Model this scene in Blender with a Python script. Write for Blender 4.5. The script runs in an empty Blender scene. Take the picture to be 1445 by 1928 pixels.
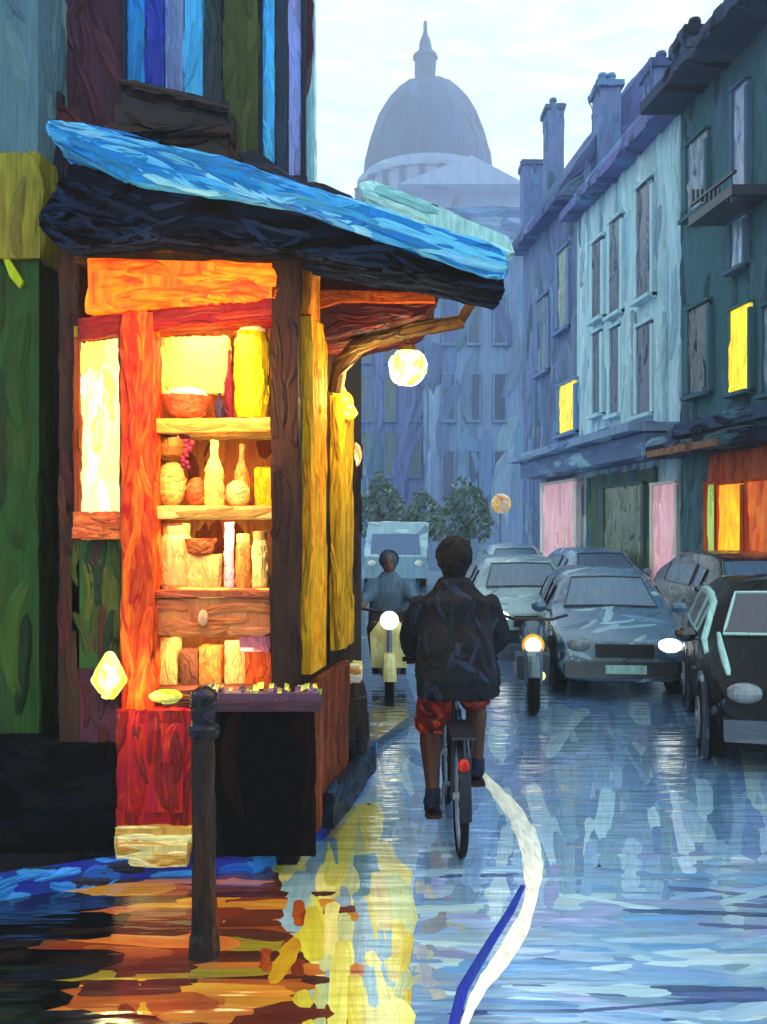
import bpy, math, random
from mathutils import Vector, Matrix
from mathutils.bvhtree import BVHTree
random.seed(7)
C = bpy.context.scene.collection
SC = bpy.context.scene
R = math.radians
# ------------------------------------------------------------------ camera, world, sun, exposure
F, HX, HY, EYE = 1700.0, 722.5, 985.0, 1.95       # focal length in photo pixels, principal column, horizon row, eye height
cam = bpy.data.cameras.new('camera'); camo = bpy.data.objects.new('camera', cam); C.objects.link(camo)
camo.location = (0, 0, EYE); camo.rotation_euler = (R(90), 0, 0)
cam.lens = 36 * F / 1928; cam.sensor_width = 36; cam.shift_y = 21 / 1928; cam.clip_end = 2000; cam.clip_start = .05
SC.camera = camo
SC.view_settings.view_transform = 'Standard'; SC.view_settings.look = 'None'
SC.view_settings.exposure = 1.25; SC.view_settings.gamma = 1
SUN_EL, SUN_AZ = 38, 60
w = bpy.data.worlds.new('World'); SC.world = w; w.use_nodes = True
nt = w.node_tree; nt.nodes.clear()
def N(nt, t, **kw):
    n = nt.nodes.new(t)
    for k, v in kw.items(): setattr(n, k, v)
    return n
sky = N(nt, 'ShaderNodeTexSky', sky_type='NISHITA', sun_disc=False); sky.sun_elevation = R(SUN_EL); sky.sun_rotation = R(SUN_AZ)
bgs = N(nt, 'ShaderNodeBackground'); bgs.inputs[1].default_value = .08
nt.links.new(sky.outputs[0], bgs.inputs[0])
tc = N(nt, 'ShaderNodeTexCoord'); mp = N(nt, 'ShaderNodeMapping'); mp.inputs['Scale'].default_value = (6, 4, 26); mp.inputs['Rotation'].default_value = (0, .9, .3)
nz = N(nt, 'ShaderNodeTexNoise'); nz.inputs['Scale'].default_value = 2.2; nz.inputs['Detail'].default_value = 6; nz.inputs['Distortion'].default_value = 1.4
cr = N(nt, 'ShaderNodeValToRGB'); cr.color_ramp.elements[0].position = .3; cr.color_ramp.elements[1].position = .7
cr.color_ramp.elements[0].color = (.50, .72, .80, 1); cr.color_ramp.elements[1].color = (.74, .87, .90, 1)
bgc = N(nt, 'ShaderNodeBackground'); bgc.inputs[1].default_value = .80
nt.links.new(tc.outputs['Generated'], mp.inputs[0]); nt.links.new(mp.outputs[0], nz.inputs['Vector']); nt.links.new(nz.outputs[0], cr.inputs[0]); nt.links.new(cr.outputs[0], bgc.inputs[0])
mxs = N(nt, 'ShaderNodeMixShader'); mxs.inputs[0].default_value = .9       # the cloud layer covers most of the sky
wo = N(nt, 'ShaderNodeOutputWorld')
nt.links.new(bgs.outputs[0], mxs.inputs[1]); nt.links.new(bgc.outputs[0], mxs.inputs[2]); nt.links.new(mxs.outputs[0], wo.inputs[0])
sl = bpy.data.lights.new('sun', 'SUN'); sl.energy = 1.5; sl.angle = R(20); sl.color = (1, .95, .88)
so = bpy.data.objects.new('sun', sl); C.objects.link(so)
sd = Vector((math.sin(R(SUN_AZ)) * math.cos(R(SUN_EL)), math.cos(R(SUN_AZ)) * math.cos(R(SUN_EL)), math.sin(R(SUN_EL))))
so.rotation_euler = sd.to_track_quat('Z', 'Y').to_euler()

# ------------------------------------------------------------------ materials: thick oil-like paint with bristle ridges
def lin(c):
    return tuple(((v / 255) / 12.92 if v <= 10 else ((v / 255 + .055) / 1.055) ** 2.4) for v in c)
def paint_mat(name, rough=.45, spec=.5, bump=.5, emit=0, metallic=0, var=.55, coat=0, hue=.013, ripple=False):
    m = bpy.data.materials.new(name); m.use_nodes = True; t = m.node_tree; t.nodes.clear()
    out = N(t, 'ShaderNodeOutputMaterial'); p = N(t, 'ShaderNodeBsdfPrincipled')
    at = N(t, 'ShaderNodeAttribute', attribute_name='col'); uv = N(t, 'ShaderNodeUVMap', uv_map='uv')
    m1 = N(t, 'ShaderNodeMapping'); m1.inputs['Scale'].default_value = (.55, 11, 1)
    n1 = N(t, 'ShaderNodeTexNoise'); n1.inputs['Scale'].default_value = 1; n1.inputs['Detail'].default_value = 4; n1.inputs['Distortion'].default_value = .35
    m2 = N(t, 'ShaderNodeMapping'); m2.inputs['Scale'].default_value = (.5, 1.6, 1)
    n2 = N(t, 'ShaderNodeTexNoise'); n2.inputs['Scale'].default_value = 1.1; n2.inputs['Detail'].default_value = 3
    L = t.links.new
    L(uv.outputs[0], m1.inputs[0]); L(m1.outputs[0], n1.inputs['Vector']); L(uv.outputs[0], m2.inputs[0]); L(m2.outputs[0], n2.inputs['Vector'])
    ad = N(t, 'ShaderNodeMath', operation='ADD'); L(n1.outputs[0], ad.inputs[0]); L(n2.outputs[0], ad.inputs[1])
    mr = N(t, 'ShaderNodeMapRange'); mr.inputs[1].default_value = .6; mr.inputs[2].default_value = 1.4; mr.inputs[3].default_value = 1 - var; mr.inputs[4].default_value = 1 + var
    L(ad.outputs[0], mr.inputs[0])
    hs = N(t, 'ShaderNodeHueSaturation'); L(at.outputs['Color'], hs.inputs['Color']); L(mr.outputs[0], hs.inputs['Value'])
    hr = N(t, 'ShaderNodeMapRange'); hr.inputs[1].default_value = .3; hr.inputs[2].default_value = .7; hr.inputs[3].default_value = .5 - hue; hr.inputs[4].default_value = .5 + hue
    L(n2.outputs[0], hr.inputs[0]); L(hr.outputs[0], hs.inputs['Hue'])
    L(hs.outputs[0], p.inputs['Base Color'])
    p.inputs['Roughness'].default_value = rough; p.inputs['Specular IOR Level'].default_value = spec; p.inputs['Metallic'].default_value = metallic
    p.inputs['Coat Weight'].default_value = coat; p.inputs['Coat Roughness'].default_value = .09 if coat == .85 else .15
    if coat == .85: p.inputs['Coat IOR'].default_value = 1.7; p.inputs['IOR'].default_value = 1.8
    b = N(t, 'ShaderNodeBump'); b.inputs['Strength'].default_value = bump
    dm = N(t, 'ShaderNodeMath', operation='MULTIPLY'); dm.inputs[1].default_value = .16; L(at.outputs['Alpha'], dm.inputs[0]); L(dm.outputs[0], b.inputs['Distance'])
    L(n1.outputs[0], b.inputs['Height'])
    if ripple:                                          # water film lying in shallow ripples across the street
        oc = N(t, 'ShaderNodeTexCoord'); m3 = N(t, 'ShaderNodeMapping'); m3.inputs['Scale'].default_value = (1.6, 9, 1); n3 = N(t, 'ShaderNodeTexNoise'); n3.inputs['Scale'].default_value = 1; n3.inputs['Detail'].default_value = 2
        L(oc.outputs['Object'], m3.inputs[0]); L(m3.outputs[0], n3.inputs['Vector']); b3 = N(t, 'ShaderNodeBump'); b3.inputs['Strength'].default_value = 1; b3.inputs['Distance'].default_value = .012
        L(n3.outputs[0], b3.inputs['Height']); L(b3.outputs[0], b.inputs['Normal'])
    L(b.outputs[0], p.inputs['Normal'])
    if coat: L(b.outputs[0], p.inputs['Coat Normal'])
    if emit:
        L(hs.outputs[0], p.inputs['Emission Color']); p.inputs['Emission Strength'].default_value = emit
    L(p.outputs[0], out.inputs[0]); return m
M = {
    'paint': paint_mat('oil_paint', .5, .16, .6, var=.45),
    'wall': paint_mat('stucco', .8, .08, .6, var=.3),
    'gloss': paint_mat('glossy_paint', .4, .18, .4, var=.45, coat=.03),
    'pitch': paint_mat('pitch_black_paint', .85, .04, .6, var=.5),
    'metal': paint_mat('dark_metal', .35, .5, .4, var=.5),
    'car': paint_mat('car_paint', .22, .6, .25, var=.35, coat=.7),
    'darkcar': paint_mat('dark_car_paint', .4, .12, .4, var=.4, coat=.05),
    'glass': paint_mat('window_glass', .12, .9, .25, var=.4),
    'wet': paint_mat('wet_asphalt', .13, .5, .07, var=.25, coat=.85, metallic=.12, ripple=True),
    'cloth': paint_mat('cloth', .8, .2, .6, var=.5),
    'skin': paint_mat('skin', .55, .3, .3, var=.3),
    'leaf': paint_mat('leaves', .6, .3, .6, var=.4),
    'glow': paint_mat('lit_surface', .5, .3, .5, emit=.4, var=.28, hue=.015),
    'sign': paint_mat('backlit_sign', .5, .3, .5, emit=.34, var=.3, hue=.015),
    'dimglow': paint_mat('dim_lit_surface', .5, .3, .5, emit=.18, var=.25, hue=.02),
    'lamp': paint_mat('lamp_glass', .4, .3, .4, emit=1.1, var=.15, hue=.015),
}
# ------------------------------------------------------------------ mesh builder
def at(x, y, Y):                       # a photo pixel at a depth becomes a point
    return Vector(((x - HX) * Y / F, Y, EYE - (y - HY) * Y / F))
def jit(c, a):
    k = 1 + random.uniform(-a, a)
    return tuple(max(0, min(1, v * k * (1 + random.uniform(-a, a) * .4))) for v in c)
class MB:
    def __init__(s): s.v = []; s.f = []; s.c = []; s.uv = []
    def solid(s, vs, fs, col):                           # closed shape: make every face look outward
        c = sum((Vector(v) for v in vs), Vector()) / len(vs); vol = 0
        for f in fs:
            a = Vector(vs[f[0]]) - c
            for k in range(1, len(f) - 1): vol += a.dot((Vector(vs[f[k]]) - c).cross(Vector(vs[f[k + 1]]) - c))
        s.add(vs, [tuple(f)[::-1] for f in fs] if vol < 0 else fs, col)
    def add(s, vs, fs, col):
        o = len(s.v); s.v += [Vector(p) for p in vs]
        for f in fs: s.f.append(tuple(i + o for i in f)); s.c.append(col); s.uv.append(None)
    def box(s, x0, x1, y0, y1, z0, z1, col, rz=0, wob=0, piv=None):
        P = [Vector((x, y, z)) for z in (z0, z1) for y in (y0, y1) for x in (x0, x1)]
        if wob: P = [p + Vector([random.uniform(-wob, wob) for _ in range(3)]) for p in P]
        if rz:
            c = Vector(piv) if piv else Vector(((x0 + x1) / 2, (y0 + y1) / 2, 0)); m = Matrix.Rotation(rz, 3, 'Z'); P = [m @ (p - c) + c for p in P]
        s.add(P, [(0, 2, 3, 1), (4, 5, 7, 6), (0, 1, 5, 4), (2, 6, 7, 3), (0, 4, 6, 2), (1, 3, 7, 5)], col)
    def pbox(s, x0, y0, x1, y1, Y, d, col, wob=0):      # pixel rectangle at depth Y, d metres deep
        a, b = at(x0, y1, Y), at(x1, y0, Y); s.box(a.x, b.x, Y, Y + d, a.z, b.z, col, wob=wob)
    def ppoly(s, pts, Y, d, col):                        # pixel polygon at depth Y, d metres deep
        s.prism([at(x, y, Y) for x, y in pts], Vector((0, d, 0)), col)
    def prism(s, pts, ex, col):
        n = len(pts); P = list(pts) + [p + ex for p in pts]
        s.solid(P, [tuple(range(n))[::-1], tuple(range(n, 2 * n))] + [(i, (i + 1) % n, n + (i + 1) % n, n + i) for i in range(n)], col)
    def tube(s, path, rad, col, n=10, flat=1.0, cap=True):
        path = [Vector(p) for p in path]; rad = rad if hasattr(rad, '__len__') else [rad] * len(path)
        vs = []; fs = []; up = None
        for i, p in enumerate(path):
            t = (path[min(i + 1, len(path) - 1)] - path[max(i - 1, 0)]).normalized()
            if up is None: up = Vector((0, 0, 1)) if abs(t.z) < .9 else Vector((0, 1, 0))
            a = t.cross(up).normalized(); b = a.cross(t).normalized(); up = b
            for k in range(n):
                an = 2 * math.pi * k / n; vs.append(p + (a * math.cos(an) + b * math.sin(an) * flat) * rad[i])
        for i in range(len(path) - 1):
            for k in range(n): fs.append((i * n + k, i * n + (k + 1) % n, (i + 1) * n + (k + 1) % n, (i + 1) * n + k))
        if cap: fs.append(tuple(range(n))[::-1]); fs.append(tuple(range(len(vs) - n, len(vs))))
        s.solid(vs, fs, col)
    def rings(s, rs, col, n=16):                         # rs: (centre, rx, ry) horizontal ellipses stacked up
        vs = []; fs = []
        for c, rx, ry in rs:
            for k in range(n):
                an = 2 * math.pi * k / n; vs.append(Vector(c) + Vector((math.cos(an) * rx, math.sin(an) * ry, 0)))
        for i in range(len(rs) - 1):
            for k in range(n): fs.append((i * n + k, i * n + (k + 1) % n, (i + 1) * n + (k + 1) % n, (i + 1) * n + k))
        fs.append(tuple(range(n))[::-1]); fs.append(tuple(range(len(vs) - n, len(vs)))); s.solid(vs, fs, col)
    def lathe(s, c, prof, col, n=16):                    # prof: (radius, z)
        c = Vector(c); s.rings([(c + Vector((0, 0, z)), max(r, .0005), max(r, .0005)) for r, z in prof], col, n)
    def ball(s, c, rx, ry, rz, col, n=14, m=9):
        c = Vector(c); s.rings([(c + Vector((0, 0, -rz * math.cos(math.pi * i / m))), max(rx * math.sin(math.pi * i / m), rx * .02), max(ry * math.sin(math.pi * i / m), ry * .02)) for i in range(m + 1)], col, n)
    def disc(s, c, ax, r, th, col, n=18):                # a thick disc about an axis
        c = Vector(c); ax = Vector(ax).normalized(); s.tube([c - ax * th / 2, c - ax * th / 2 * .999, c + ax * th / 2 * .999, c + ax * th / 2], [r * .93, r, r, r * .93], col, n)
    def ring(s, c, ax, R_, r, col, n=28, m=8):
        c = Vector(c); ax = Vector(ax).normalized(); u = ax.orthogonal().normalized(); v = ax.cross(u); vs = []; fs = []
        for i in range(n):
            a = 2 * math.pi * i / n; d = u * math.cos(a) + v * math.sin(a)
            for k in range(m):
                b = 2 * math.pi * k / m; vs.append(c + d * (R_ + r * math.cos(b)) + ax * r * math.sin(b))
        for i in range(n):
            for k in range(m): fs.append((i * m + k, ((i + 1) % n) * m + k, ((i + 1) % n) * m + (k + 1) % m, i * m + (k + 1) % m))
        s.solid(vs, fs, col)
    def remesh(s, vox, smooth=2):                        # fuse all shapes into one continuous skin
        me = bpy.data.meshes.new('tmp'); me.from_pydata([tuple(p) for p in s.v], [], s.f); o = bpy.data.objects.new('tmp', me); C.objects.link(o)
        md = o.modifiers.new('r', 'REMESH'); md.mode = 'VOXEL'; md.voxel_size = vox
        if smooth: sm = o.modifiers.new('s', 'SMOOTH'); sm.iterations = smooth; sm.factor = .5
        dg = bpy.context.evaluated_depsgraph_get(); dg.update(); em = bpy.data.meshes.new_from_object(o.evaluated_get(dg))
        cols = s.c; bv = BVHTree.FromPolygons(s.v, s.f); r = MB(); r.v = [v.co.copy() for v in em.vertices]
        for p in em.polygons:
            q = bv.find_nearest(p.center); r.f.append(tuple(p.vertices)); r.c.append(cols[q[2]] if q[2] is not None else cols[0]); r.uv.append(None)
        bpy.data.objects.remove(o); bpy.data.meshes.remove(me); bpy.data.meshes.remove(em); return r
    def daub(s, L, W, pal=None, d=(0, 0, 1), ja=.35, cover=1.2, T=None, nmax=900, amount=.16, keep=None, local=None, view=True, n=None):
        """lays short raised brush-like dabs of paint over the surface"""
        bv = BVHTree.FromPolygons(s.v, s.f); T = T or W * .12
        cam_ = Vector((0, 0, EYE)) if local is None else local
        areas = []; tot = 0; ids = []
        for i, f in enumerate(s.f):
            ps = [s.v[k] for k in f]; c = sum(ps, Vector()) / len(ps)
            nrm = Vector()
            for k in range(len(ps)): nrm += (ps[k] - ps[0]).cross(ps[(k + 1) % len(ps)] - ps[0])
            a = nrm.length / 2
            if a < 1e-9: continue
            if view and (cam_ - c).normalized().dot(nrm.normalized()) < -.35: continue
            if keep and not keep(c): continue
            tot += a; areas.append(tot); ids.append((i, nrm.normalized()))
        if not ids: return s
        import bisect
        n = n or int(min(nmax, max(4, cover * tot / (L * W)))); d = Vector(d).normalized(); NV, NF = [], []
        for _ in range(n):
            i, nr = ids[min(bisect.bisect(areas, random.random() * tot), len(ids) - 1)]; f = s.f[i]
            k = random.randrange(1, len(f) - 1); a, b, c = s.v[f[0]], s.v[f[k]], s.v[f[k + 1]]
            r1, r2 = random.random(), random.random()
            if r1 + r2 > 1: r1, r2 = 1 - r1, 1 - r2
            p = a + (b - a) * r1 + (c - a) * r2
            dd = d - nr * d.dot(nr)
            if dd.length < .25: dd = nr.orthogonal()
            dd.normalize(); dd.rotate(Matrix.Rotation(random.gauss(0, ja), 3, nr)); sd_ = nr.cross(dd)
            l = L * random.uniform(.55, 1.35); wd = W * random.uniform(.6, 1.25); nl = 7; nw = 4; hh = T * random.uniform(.5, 1.2)
            base = s.c[i]; col = jit(random.choice(pal) if pal else base, amount)
            o = len(s.v) + len(NV); ou, ov = random.uniform(0, 50), random.uniform(0, 50); uvs = []
            bend = random.uniform(-.12, .12) * l
            for iu in range(nl + 1):
                u = iu / nl; pr = (1 - abs(2 * u - 1) ** 3.5) ** .5 * (1 + random.uniform(-.14, .14)) if 0 < iu < nl else .38
                for iv in range(nw + 1):
                    v = iv / nw * 2 - 1
                    q = p + dd * ((u - .5) * l + random.uniform(-.03, .03) * l) + sd_ * (v * wd / 2 * pr + bend * (2 * u - 1) ** 2)
                    loc, nn, _, _ = bv.find_nearest(q)
                    if nn is None: loc, nn = q, nr
                    if nn.dot(nr) < 0: nn = nr
                    e = 0 if (iv in (0, nw) or iu in (0, nl)) else 1
                    NV.append(loc + nn * (hh * (random.uniform(.6, 1.25) + (.25 if iv in (1, nw - 1) else 0)) if e else hh * .08)); uvs.append((u * l / wd + ou, iv / nw + ov))
            for iu in range(nl):
                for iv in range(nw):
                    q = (iu * (nw + 1) + iv, (iu + 1) * (nw + 1) + iv, (iu + 1) * (nw + 1) + iv + 1, iu * (nw + 1) + iv + 1)
                    NF.append((tuple(o + k for k in q), col, [uvs[k] for k in q]))
        s.v += NV
        for f, c, u in NF: s.f.append(f); s.c.append(c); s.uv.append(u)
        return s
    def build(s, name, mat='paint', parent=None, sw=.1, vert=True, smooth=False, off=None):
        me = bpy.data.meshes.new(name); o = bpy.data.objects.new(name, me)
        off = Vector(off) if off is not None else (Vector(parent.get('_o', (0, 0, 0))) if parent else Vector())
        me.from_pydata([tuple(p - off) for p in s.v], [], s.f); me.materials.append(M[mat])
        ca = me.color_attributes.new('col', 'FLOAT_COLOR', 'CORNER'); ul = me.uv_layers.new(name='uv')
        cd, ud = [], []
        for pi, p in enumerate(me.polygons):
            c = s.c[pi]; u = s.uv[pi]; n = p.normal
            for k, li in enumerate(p.loop_indices):
                cd += [c[0], c[1], c[2], sw]
                if u: ud += u[k]
                else:
                    q = s.v[s.f[pi][k]]
                    h = q.x if abs(n.y) >= abs(n.x) else q.y
                    t = (q.y, q.x) if abs(n.z) > .75 else ((q.z, h) if vert else (h, q.z))
                    ud += [t[0] / sw * .6, t[1] / sw * .6]
        ca.data.foreach_set('color', cd); ul.data.foreach_set('uv', ud)
        if smooth: me.polygons.foreach_set('use_smooth', [True] * len(me.polygons))
        me.update(); C.objects.link(o)
        if parent: o.parent = parent
        return o
def tag(o, label=None, cat=None, group=None, kind=None):
    if label: o['label'] = label
    if cat: o['category'] = cat
    if group: o['group'] = group
    if kind: o['kind'] = kind
    return o
ORG = {}
def thing(name, label, cat, loc=(0, 0, 0), group=None, rz=0, sc=1):
    o = bpy.data.objects.new(name, None); C.objects.link(o); o.empty_display_size = .2
    o.location = loc; o.rotation_euler = (0, 0, rz); o.scale = (sc,) * 3
    return tag(o, label, cat, group)
def part(mb, name, mat, root, sw=.1, world=True, **kw):  # world coordinates -> child of the thing's Empty
    off = root.location if world else (0, 0, 0)
    if root.type != 'EMPTY' and world: off = root.parent.location if root.parent else (0, 0, 0)
    return mb.build(name, mat, root, sw=sw, off=off, **kw)
def single(mb, name, label, cat, mat, loc, sw=.05, group=None, **kw):
    o = mb.build(name, mat, None, sw=sw, off=loc, **kw); o.location = loc; return tag(o, label, cat, group)
def light(name, kind, loc, power, col, size=.2, rot=None, parent=None):
    l = bpy.data.lights.new(name, kind); l.energy = power; l.color = col
    if kind == 'POINT': l.shadow_soft_size = size
    else: l.size = size
    o = bpy.data.objects.new(name, l); C.objects.link(o); o.location = loc
    if rot: o.rotation_euler = rot
    return o
# colours (their own colour, before any light)
K = {k: lin(v) for k, v in dict(
    plum=(78, 52, 66), plum2=(96, 60, 72), maroon=(88, 26, 24), maroon2=(62, 22, 26), navy=(24, 34, 56), black=(6, 6, 9), ink=(14, 20, 34),
    blue=(20, 130, 200), sky=(90, 185, 225), cobalt=(30, 50, 150), cyan=(70, 170, 225), lav=(140, 150, 215), mint=(175, 220, 215), mint2=(140, 195, 195),
    orange=(245, 130, 15), dorange=(190, 62, 14), gold=(225, 160, 10), ochre=(150, 130, 25), brown=(92, 62, 22), dbrown=(48, 30, 22), rust=(130, 60, 25),
    red=(165, 20, 22), dred=(120, 20, 22), yellow=(240, 222, 50), lemon=(246, 236, 110), cream=(246, 232, 160), white=(244, 242, 226), peach=(222, 150, 85),
    teal=(60, 100, 110), dteal=(66, 108, 120), slate=(90, 114, 142), pale=(186, 218, 228), pale2=(158, 196, 216), steel=(108, 142, 182), peri=(116, 134, 178),
    green=(44, 78, 28), dgreen=(28, 48, 24), olive=(96, 112, 82), sage=(82, 108, 100), pink=(226, 172, 180), mauve=(150, 105, 145), wine=(110, 22, 50), skin=(74, 42, 30), pgreen=(190, 220, 110), grey=(120, 130, 140)).items()}

# ------------------------------------------------------------------ ground
road = MB(); road.add([(-600, -200, 0), (600, -200, 0), (600, 900, 0), (-600, 900, 0)], [(0, 1, 2, 3)], lin((114, 148, 190)))
RP = [lin(c) for c in ((130, 170, 210), (112, 154, 202), (148, 186, 220), (96, 134, 182), (134, 156, 206), (114, 154, 186), (172, 208, 226), (124, 168, 212))]
def road_dabs(mb, n, y0, y1, x0, x1, pal, L, W, ang=0, ja=.3, T=.0012, z0=0):
    for _ in range(n):
        py = random.uniform(y0, y1); px = random.uniform(x0, x1); Y = EYE * F / (py - HY); p = at(px, py, Y); k = Y / 5
        a = (math.atan2(p.y, p.x) if ang is None else ang) + random.gauss(0, ja); dd = Vector((math.cos(a), math.sin(a), 0)); ss = Vector((-dd.y, dd.x, 0)); l = L * k * random.uniform(.5, 1.4); wd = W * k * random.uniform(.6, 1.3)
        hh = T * random.uniform(.5, 1.2); col = jit(random.choice(pal), .12); vs = []; uv = []; o = len(mb.v); ou = random.uniform(0, 50)
        tilt = random.gauss(0, .12) * hh
        for iu in range(7):
            u = iu / 6; pr = (1 - abs(2 * u - 1) ** 3.5) ** .5 * (1 + random.uniform(-.15, .15)) if 0 < iu < 6 else .4
            for iv in range(4):
                v = iv / 3 * 2 - 1; q = p + dd * (u - .5) * l + ss * v * wd / 2 * pr
                e = iv in (1, 2) and 0 < iu < 6; q.z = z0 + (hh + v * tilt if e else .0004); vs.append(q); uv.append((u * l / wd + ou, iv / 3 + ou))
        mb.v += vs
        for iu in range(6):
            for iv in range(3):
                q = (iu * 4 + iv, iu * 4 + 4 + iv, iu * 4 + 5 + iv, iu * 4 + 1 + iv)
                mb.f.append(tuple(o + k_ for k_ in q)); mb.c.append(col); mb.uv.append([uv[k_] for k_ in q])
road_dabs(road, 260, 1040, 1330, 560, 1500, RP, 1.2, .2, None, .07)
road_dabs(road, 230, 1330, 1640, 600, 1500, RP, 1.3, .17, None, .07)
road_dabs(road, 170, 1600, 2050, 600, 1520, RP, .85, .15, R(0), .22)
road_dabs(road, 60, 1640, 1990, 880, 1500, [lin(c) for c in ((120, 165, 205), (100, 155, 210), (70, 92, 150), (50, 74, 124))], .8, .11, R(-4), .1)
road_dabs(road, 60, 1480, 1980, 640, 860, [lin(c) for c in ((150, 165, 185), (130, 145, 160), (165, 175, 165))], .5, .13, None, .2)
road = road.build('road', 'wet', None, sw=.1); tag(road, 'wet blue-grey street surface with rain sheen', None, None, 'structure')

# raised paving in front of and beside the corner shop, blue painted kerb on its edge
edge = [(-260, 1745), (0, 1692), (290, 1646), (480, 1640), (600, 1578), (662, 1505), (700, 1420)]
def g(x, y, z=0): p = at(x, y, EYE * F / (y - HY)); return Vector((p.x, p.y, z))
E = [g(*e) for e in edge]
pv = MB(); top = E + [Vector((.35, 9, 0)), Vector((-.4, 30, 0)), Vector((-8, 30, 0)), Vector((-8, 4.9, 0))]
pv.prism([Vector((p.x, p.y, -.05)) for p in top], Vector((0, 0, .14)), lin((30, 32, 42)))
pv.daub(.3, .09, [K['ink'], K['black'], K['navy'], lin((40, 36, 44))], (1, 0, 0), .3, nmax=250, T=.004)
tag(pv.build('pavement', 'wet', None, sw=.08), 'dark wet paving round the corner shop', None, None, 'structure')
kb = MB()
for i in range(len(E) - 1):
    a, b = E[i], E[i + 1]; n = (b - a).cross(Vector((0, 0, 1))).normalized() * .045
    kb.prism([Vector((p.x, p.y, -.02)) for p in (a + n, b + n, b - n, a - n)], Vector((0, 0, .135 + .004 * (i % 2))), K['cobalt'])
kb.daub(.28, .07, [lin((40, 120, 200)), lin((60, 145, 225)), lin((30, 90, 175)), lin((40, 120, 200)), K['navy']], (1, -.1, 0), .15, cover=1.6, nmax=200)
tag(kb.build('kerb', 'gloss', None, sw=.06, vert=False), 'blue kerb edging the dark paving by the shop', None, None, 'structure')
def fx(Y, o=0): return 7.9 - .10706 * Y - o            # the right-hand street front, o metres out from it
rp = MB(); rp.prism([Vector((fx(Y, o), Y, 0)) for Y, o in ((6, 1.7), (46, 1.7), (46, -3), (6, -3))], Vector((0, 0, .13)), lin((96, 120, 150)))
rp.daub(1.0, .3, [K['slate'], K['steel'], K['mint2'], lin((100, 130, 160))], (1, 0, 0), .4, nmax=260, T=.01)
tag(rp.build('far_pavement', 'wet', None, sw=.25), 'pale wet pavement before the shops across the street', None, None, 'structure')
fc = MB(); FP = [g(*q) for q in ((-200, 1700), (60, 1664), (290, 1648), (480, 1642), (600, 1580), (655, 1520), (690, 1620), (735, 1760), (770, 1990), (560, 2080), (-300, 2080))]  # ground sheet whose colours carry the shop's warm reflection
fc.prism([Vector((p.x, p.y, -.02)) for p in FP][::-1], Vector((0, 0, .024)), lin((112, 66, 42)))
road_dabs(fc, 105, 1650, 2040, 190, 540, [lin(c) for c in ((165, 80, 34), (130, 56, 26), (190, 110, 44), (96, 44, 28), (150, 130, 40), (205, 140, 40), (74, 38, 30))], 1.0, .27, R(0), .1, .0014, .0042)  # orange and brown dabs paint the shop's glow onto the ground
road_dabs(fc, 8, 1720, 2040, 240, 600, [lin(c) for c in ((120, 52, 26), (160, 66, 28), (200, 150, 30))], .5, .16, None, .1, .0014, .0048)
road_dabs(fc, 75, 1540, 2060, 560, 750, [lin(c) for c in ((225, 215, 100), (190, 205, 140), (230, 222, 130), (110, 150, 170), (215, 200, 60), (140, 175, 190))], 1.1, .24, None, .08, .0014, .0042)  # yellow dabs paint reflected light beside the shop
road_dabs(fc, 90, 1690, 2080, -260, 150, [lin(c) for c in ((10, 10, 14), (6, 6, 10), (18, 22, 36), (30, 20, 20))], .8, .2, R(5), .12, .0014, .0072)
tag(fc.build('forecourt_reflection', 'wet', None, sw=.09, vert=False), 'wet ground in front of the shop with its orange and yellow reflection painted in', None, None, 'structure')
# curved white line on the road
wl = MB(); pts = [(905, 1455), (938, 1492), (972, 1535), (996, 1585), (1004, 1640), (998, 1700), (975, 1758), (940, 1815), (905, 1862), (880, 1915), (862, 1975)]
def smooth_path(P, n=4):
    o = []
    for i in range(len(P) - 1):
        a, b, c, d = P[max(i - 1, 0)], P[i], P[i + 1], P[min(i + 2, len(P) - 1)]
        for k in range(n):
            t = k / n; o.append(tuple(.5 * (2 * b[j] + (c[j] - a[j]) * t + (2 * a[j] - 5 * b[j] + 4 * c[j] - d[j]) * t * t + (3 * b[j] - a[j] - 3 * c[j] + d[j]) * t ** 3) for j in range(len(b))))
    return o + [tuple(P[-1])]
def line_strip(pts, wpx, z, col):
    G = [g(*p) for p in pts]; mb = MB(); vs = []; fs = []
    for i, p in enumerate(G):
        t = (G[min(i + 1, len(G) - 1)] - G[max(0, i - 1)]).normalized(); s_ = Vector((t.y, -t.x, 0)); wd = wpx[i] * p.y / F / 2
        for k in (-1, -.55, .0, .55, 1): vs.append(p + s_ * wd * k + Vector((0, 0, .002 if abs(k) == 1 else z)))
    for i in range(len(G) - 1):
        for k in range(4): fs.append((i * 5 + k, i * 5 + k + 1, i * 5 + 6 + k, i * 5 + 5 + k))
    mb.add(vs, fs, col); return mb
pw_ = smooth_path([p + (w_,) for p, w_ in zip(pts, [16, 30, 38, 40, 36, 24, 34, 36, 26, 16, 8])]); wl = line_strip([p[:2] for p in pw_], [p[2] * random.uniform(.86, 1.12) for p in pw_], .005, K['white'])
wl.f = [f[::-1] for f in wl.f]
wl.daub(.26, .07, [K['white'], lin((225, 238, 220)), lin((200, 220, 215))], (0, 1, 0), .25, cover=1.5, nmax=110, T=.004)
tag(wl.build('lane_line', 'paint', None, sw=.06, vert=False), 'curved white line painted on the wet road', None, None, 'structure')
bl = line_strip([(985, 1668), (962, 1715), (930, 1765), (900, 1815), (872, 1862), (858, 1915), (850, 1960)], [10, 16, 18, 20, 22, 20, 20], .0052, K['cobalt']); bl.f = [f[::-1] for f in bl.f]  # shade of a groove beside the white line, painted dark blue
tag(bl.build('lane_shade_line', 'paint', None, sw=.05, vert=False), 'dark blue painted shade along the inside of the white line', None, None, 'structure')

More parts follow.
